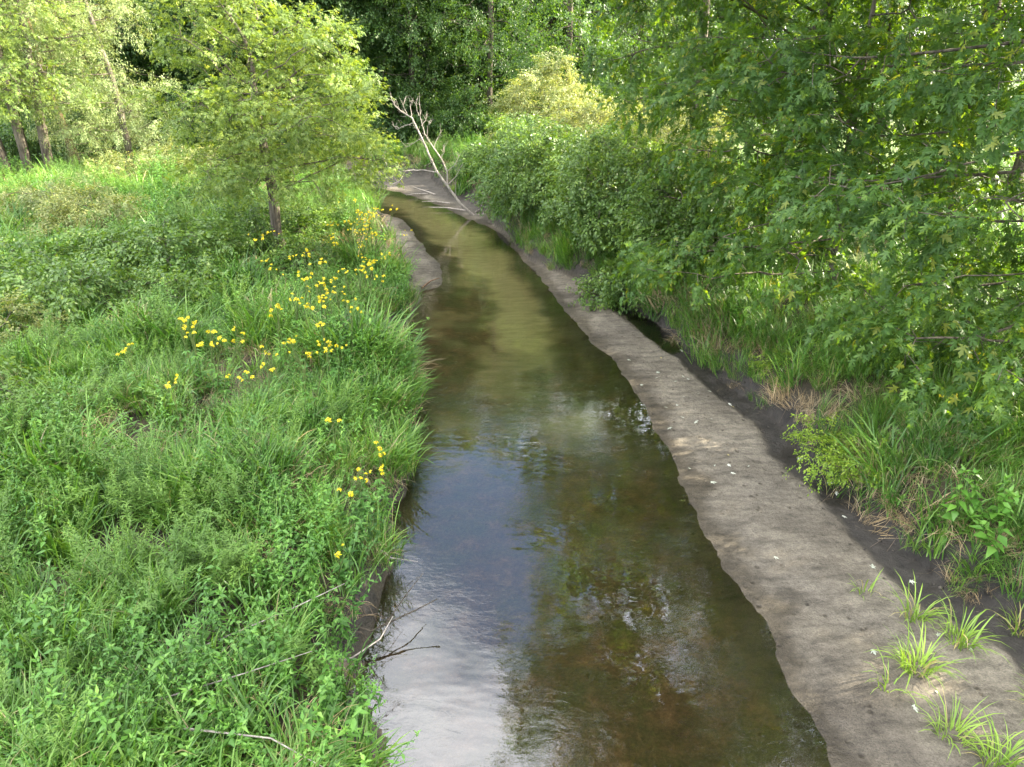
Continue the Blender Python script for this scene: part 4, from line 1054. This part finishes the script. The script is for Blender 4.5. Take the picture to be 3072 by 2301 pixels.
# lime-green creeper on the right bank edge
grow('creeper_patch', at(5.2, 9.1), [(0, 0, 0), (0, 0, 0.15)], [((0, 0.1, 0.12), (0.75, 0.7, 0.16), 1)], 111, 'lime', 0.015, 60, 5, 0.1, 0.1, 0.003, 4, 0.9, 'stem', 0.05, 2, -0.3, 'bright lime-green creeper spilling over the right bank edge', 'plant', None, 'stem')
grow('creeper_patch', at(4.95, 12.1), [(0, 0, 0), (0, 0, 0.15)], [((0, 0.1, 0.1), (0.35, 0.4, 0.12), 1)], 112, 'lime', 0.015, 25, 5, 0.1, 0.1, 0.003, 4, 0.8, 'stem', 0.05, 2, -0.3, 'small yellow-green creeper at the mud edge under the drooping boughs', 'plant', None, 'stem')

# grass tufts on the sand
def tuft(x, y, n, L, label, lean=None, group='grass tufts on the sand bar'):
    tb = TB(); r = rp
    for i in range(n):
        a = r.uniform(0, 6.28); rr = 0.13 * math.sqrt(r.random()) * (L / 0.5)
        az = a + r.normal(0, 0.6) if lean is None or r.random() < 0.5 else lean + r.normal(0, 0.5)
        blade(tb, r, (rr * math.cos(a), rr * math.sin(a), -0.02), az, L * r.uniform(0.3, 1.15), 0.016 * r.uniform(0.6, 1.2), r.uniform(1.0, 2.6), 1.0 if r.random() < 0.08 else r.uniform(0.1, 0.9), 4, r.uniform(0.9, 1.55))
    o = obj('grass_tuft', tb.mesh('grass_tuft', M['tuft']), None, (x, y, gz(x, y)))
    return tag(o, label, 'grass', group)
tuft(4.63, 6.3, 55, 0.50, 'upper green grass tuft of the cluster on the sand bar')
tuft(4.92, 5.9, 60, 0.55, 'grass tuft with a tall seed stalk right of the fullest tuft')
tuft(4.27, 5.55, 95, 0.55, 'fullest grass tuft in the middle of the sand bar cluster')
tuft(3.85, 5.3, 14, 0.45, 'sparse wispy grass tuft nearest the water on the sand bar')
tuft(4.2, 4.75, 50, 0.5, 'long low grass tuft below the fullest tuft on the sand')
tuft(4.45, 4.45, 65, 0.5, 'grass tuft spreading along the sand at the bottom of the picture')
tuft(4.28, 6.75, 14, 0.4, 'thin yellowish grass sprig at the top of the sand cluster')
tuft(5.25, 4.9, 90, 0.6, 'thick bright grass clump at the right edge of the sand')
tuft(5.35, 4.5, 90, 0.6, 'thick grass clump at the lower right corner of the sand')
tuft(5.75, 6.1, 50, 0.5, 'grass clump at the foot of the right bank beside the mud strip')
tuft(-2.6, 32.6, 90, 0.6, 'patch of bright green grass on the dark muddy bar')

# fallen leaves on the sand
FLM = []
for i in range(4):
    tb = TB(); maple(tb, (0, 0, 0.02), rotm(0, 0, 0.25), 0.085, [0.2, 0.55, 0.75, 0.95][i]); FLM.append(tb.mesh('fallen_leaf', M['fallen']))
rl = np.random.default_rng(4)
cnt = 0
while cnt < 46:
    x, y = rl.uniform(2.3, 6.2), rl.uniform(4.3, 15)
    h, w, c, m = [float(v[0]) for v in fields([x], [y])]
    if c > -0.1 or w < 0.15: continue
    o = obj('fallen_leaf', FLM[0 if rl.random() < 0.5 else int(rl.integers(0, 4))], None, (x, y, h + 0.004))
    o.rotation_euler = (rl.normal(0, 0.25), rl.normal(0, 0.25), rl.uniform(0, 6.28)); s = rl.uniform(0.5, 1.05); o.scale = (s, s * rl.uniform(0.5, 1), s)
    tag(o, 'small pale fallen maple leaf lying on the sand bar', 'leaf', 'fallen leaves on the sand bar'); cnt += 1

tb = TB(); q = 0
while q < 130:
    x, y = rl.uniform(2.2, 6.2), rl.uniform(4.2, 17)
    h, w, c, m = [float(v[0]) for v in fields([x], [y])]
    if c > -0.03 or w < 0.1: continue
    a = rl.uniform(0, 6.28); l = rl.uniform(0.04, 0.22) * (0.6 + 0.8 * m)
    tube(tb, [(x, y, h + 0.004), (x + l * 0.5 * math.cos(a), y + l * 0.5 * math.sin(a), h + 0.012), (x + l * math.cos(a + 0.3), y + l * math.sin(a + 0.3), h + 0.006)], [0.004, 0.004, 0.002], 3); q += 1
tag(obj('debris', tb.mesh('debris', M['darkbark'])), 'twig bits and crumbs strewn over the sand and mud', None, None, 'stuff')

tb = TB(); q = 0
while q < 260:
    y = rl.uniform(4.3, 18); x = rl.uniform(2.0, 6.6)
    h, w, c, m = [float(v[0]) for v in fields([x], [y])]
    if not (-0.75 < c < 0.12) or w < 0.15 or rl.random() > 0.15 + 0.85 * math.exp(-abs(c + 0.05) * 5): continue
    r = rl.uniform(0.008, 0.035) * (1.3 if c > -0.2 else 0.8)
    P = np.array([(1, 0, 0), (0, 1, 0), (-1, 0, 0), (0, -1, 0), (0, 0, 0.8), (0, 0, -0.6)]) * rl.uniform(0.6, 1.3, (6, 3)) * r
    tb.add(P @ rotm(rl.uniform(0, 6.28), rl.normal(0, 0.5)).T + np.array([x, y, h + r * 0.25]), [(0, 1, 4), (1, 2, 4), (2, 3, 4), (3, 0, 4), (1, 0, 5), (2, 1, 5), (3, 2, 5), (0, 3, 5)], 0.5); q += 1
tag(obj('mud_clods', tb.mesh('mud_clods', M['clod'])), 'crumbled mud clods at the foot of the right bank', None, None, 'stuff')
tb = TB(); q = 0
while q < 150:
    y = rl.uniform(4.3, 20); side = rl.random() < 0.65; x = rl.uniform(1.8, 6.8) if side else rl.uniform(-3.2, -0.8)
    h, w, c, m = [float(v[0]) for v in fields([x], [y])]
    if not (0.10 < c < 0.32): continue
    e = 0.05; gxx = (fields([x + e], [y])[2][0] - c) / e; gyy = (fields([x], [y + e])[2][0] - c) / e
    g = np.array([-gxx, -gyy]) / (math.hypot(gxx, gyy) + 1e-6)
    l = rl.uniform(0.12, 0.38); sw = rl.normal(0, 0.08, 2)
    pts = [(x, y, h + 0.01), (x + g[0] * l * 0.6 + sw[0], y + g[1] * l * 0.6 + sw[1], h - 0.10 * l - 0.02), (x + g[0] * l + sw[0] * 2, y + g[1] * l + sw[1] * 2, max(0.01, h - rl.uniform(0.5, 1.1) * l - 0.15))]
    tube(tb, pts, [0.007, 0.005, 0.002], 3, rl.random()); q += 1
tag(obj('hanging_roots', tb.mesh('hanging_roots', M['root'])), 'thin roots hanging from the cut banks', None, None, 'stuff')

# sticks, roots and driftwood
def stick(pts, r, label, mat='deadwood', name='stick', cat='stick', group=None):
    tb = TB(); pts = np.array(pts, float)
    tube(tb, pts, np.linspace(r, r * 0.35, len(pts)), 5)
    me = tb.mesh(name, M[mat], True)
    base = pts[0].copy()
    me.transform(Matrix.Translation(Vector(-base)))
    return tag(obj(name, me, None, base), label, cat, group)
stick([(-1.95, 6.0, 0.35), (-1.55, 5.95, 0.22), (-1.1, 6.2, 0.28), (-0.85, 6.3, 0.36)], 0.016, 'dark forked stick poking from the left bank over the water', 'darkbark')
stick([(-1.4, 6.05, 0.24), (-1.2, 6.4, 0.36), (-1.05, 6.7, 0.40)], 0.010, 'thin dark twig rising beside the forked stick', 'darkbark')
stick([(-1.9, 5.4, 0.3), (-1.6, 5.3, 0.5), (-1.35, 5.5, 0.55), (-1.25, 5.75, 0.62)], 0.012, 'pale crooked root sticking out of the near left bank')
stick([(-2.9, 5.0, 0.95), (-2.2, 5.4, 1.02), (-1.7, 5.7, 1.1)], 0.010, 'long pale dry stalk slanting over the near left grass')
stick([(-2.6, 3.95, 1.15), (-1.9, 3.9, 1.1), (-1.3, 3.7, 0.9)], 0.010, 'long pale dry stalk lying across the lower left grass')
stick([(-3.0, 4.3, 1.05), (-2.3, 4.5, 1.15), (-1.8, 4.8, 1.1)], 0.009, 'pale dry stalk across the straw at the near bank')
stick([(-1.9, 7.3, 0.5), (-1.5, 7.1, 0.3), (-1.2, 7.25, 0.12)], 0.011, 'grey stick slanting into the water under the leaning coneflower')
stick([(4.9, 11.0, 0.12), (5.05, 10.2, 0.12), (5.0, 9.6, 0.11)], 0.014, 'thin dark stick half sunk in the mud strip', 'darkbark')
stick([(4.2, 12.7, 0.2), (4.5, 12.3, 0.16), (4.75, 12.1, 0.16)], 0.010, 'slim stick lying on the sand crest', 'darkbark')
DW = 'driftwood on the muddy bar'
for i, (x, y, a, l, lab) in enumerate([(-1.9, 29.6, 2.7, 1.6, 'pale driftwood branch beside the foot of the dead tree'), (-1.2, 28.7, 0.4, 1.0, 'short driftwood stub behind the dead tree foot'), (-2.7, 31.2, 2.9, 1.2, 'thin driftwood stick at the water edge of the muddy bar'), (-3.5, 33.0, 2.2, 1.5, 'crooked driftwood branch in the middle of the muddy bar'), (-3.9, 33.4, 3.6, 1.1, 'grey driftwood twig crossing the crooked branch'), (-1.5, 29.2, 0.9, 0.8, 'small driftwood piece propped against the dead tree')]):
    z = gz(x, y)
    stick([(x, y, z + 0.03), (x + 0.5 * l * math.cos(a), y + 0.5 * l * math.sin(a), max(gz(x + 0.5 * l * math.cos(a), y + 0.5 * l * math.sin(a)), 0) + 0.10), (x + l * math.cos(a + .2), y + l * math.sin(a + .2), max(gz(x + l * math.cos(a + .2), y + l * math.sin(a + .2)), 0) + 0.12 + 0.1 * (i % 2))], 0.035, lab, 'deadwood', 'driftwood', 'driftwood', DW)
stick([(-2.5, 19.0, 0.06), (-2.3, 19.4, 0.14), (-2.1, 19.9, 0.08)], 0.03, 'forked driftwood lump stranded at the tip of the sand spit', 'redbark', 'driftwood', 'driftwood')

# ------------------------------------------------------------------ the large leaves of the nearest boughs, one by one
inf = near_info
wp_ = inf['pos'] + np.array(near_maple.location)
dist = np.linalg.norm(wp_ - np.array((0, 0, 6.0)), axis=1)
dep = wp_[:, 1] * math.cos(R(25)) + (6 - wp_[:, 2]) * math.sin(R(25))
vis = (np.abs(wp_[:, 0] / dep) < 0.70) & (wp_[:, 2] < 5.5)
order = np.argsort(np.where(vis, dist, 1e9))[:23]
LM = []
for i in range(5):
    tb = TB(); maple(tb, (0, 0, 0), np.eye(3), 0.115, [0.25, 0.45, 0.6, 0.75, 0.9][i]); LM.append(tb.mesh('leaf', M['maple']))
made = 0
for q in order:
    fr = SP['maple'][int(inf['idx'][q])][1]
    R0 = np.array(Euler(inf['rot'][q], 'XYZ').to_matrix()); s0 = inf['scl'][q]
    for p, Rm, s in fr:
        if made >= 299: break
        o = bpy.data.objects.new('leaf', LM[int(rl.integers(0, 5))]); col.objects.link(o); o.parent = near_maple
        o.matrix_local = Matrix.Translation(Vector(inf['pos'][q] + R0 @ p * s0)) @ Matrix((R0 @ Rm).tolist()).to_4x4() @ Matrix.Scale(s * s0, 4)
        made += 1
keepm = np.ones(len(inf['pos']), bool); keepm[order] = False
old = inf['crown']
new = scatter('crown', 'maple', [s[0] for s in SP['maple']], inf['pos'][keepm], inf['rot'][keepm], inf['scl'][keepm], inf['idx'][keepm], near_maple)
bpy.data.objects.remove(old)
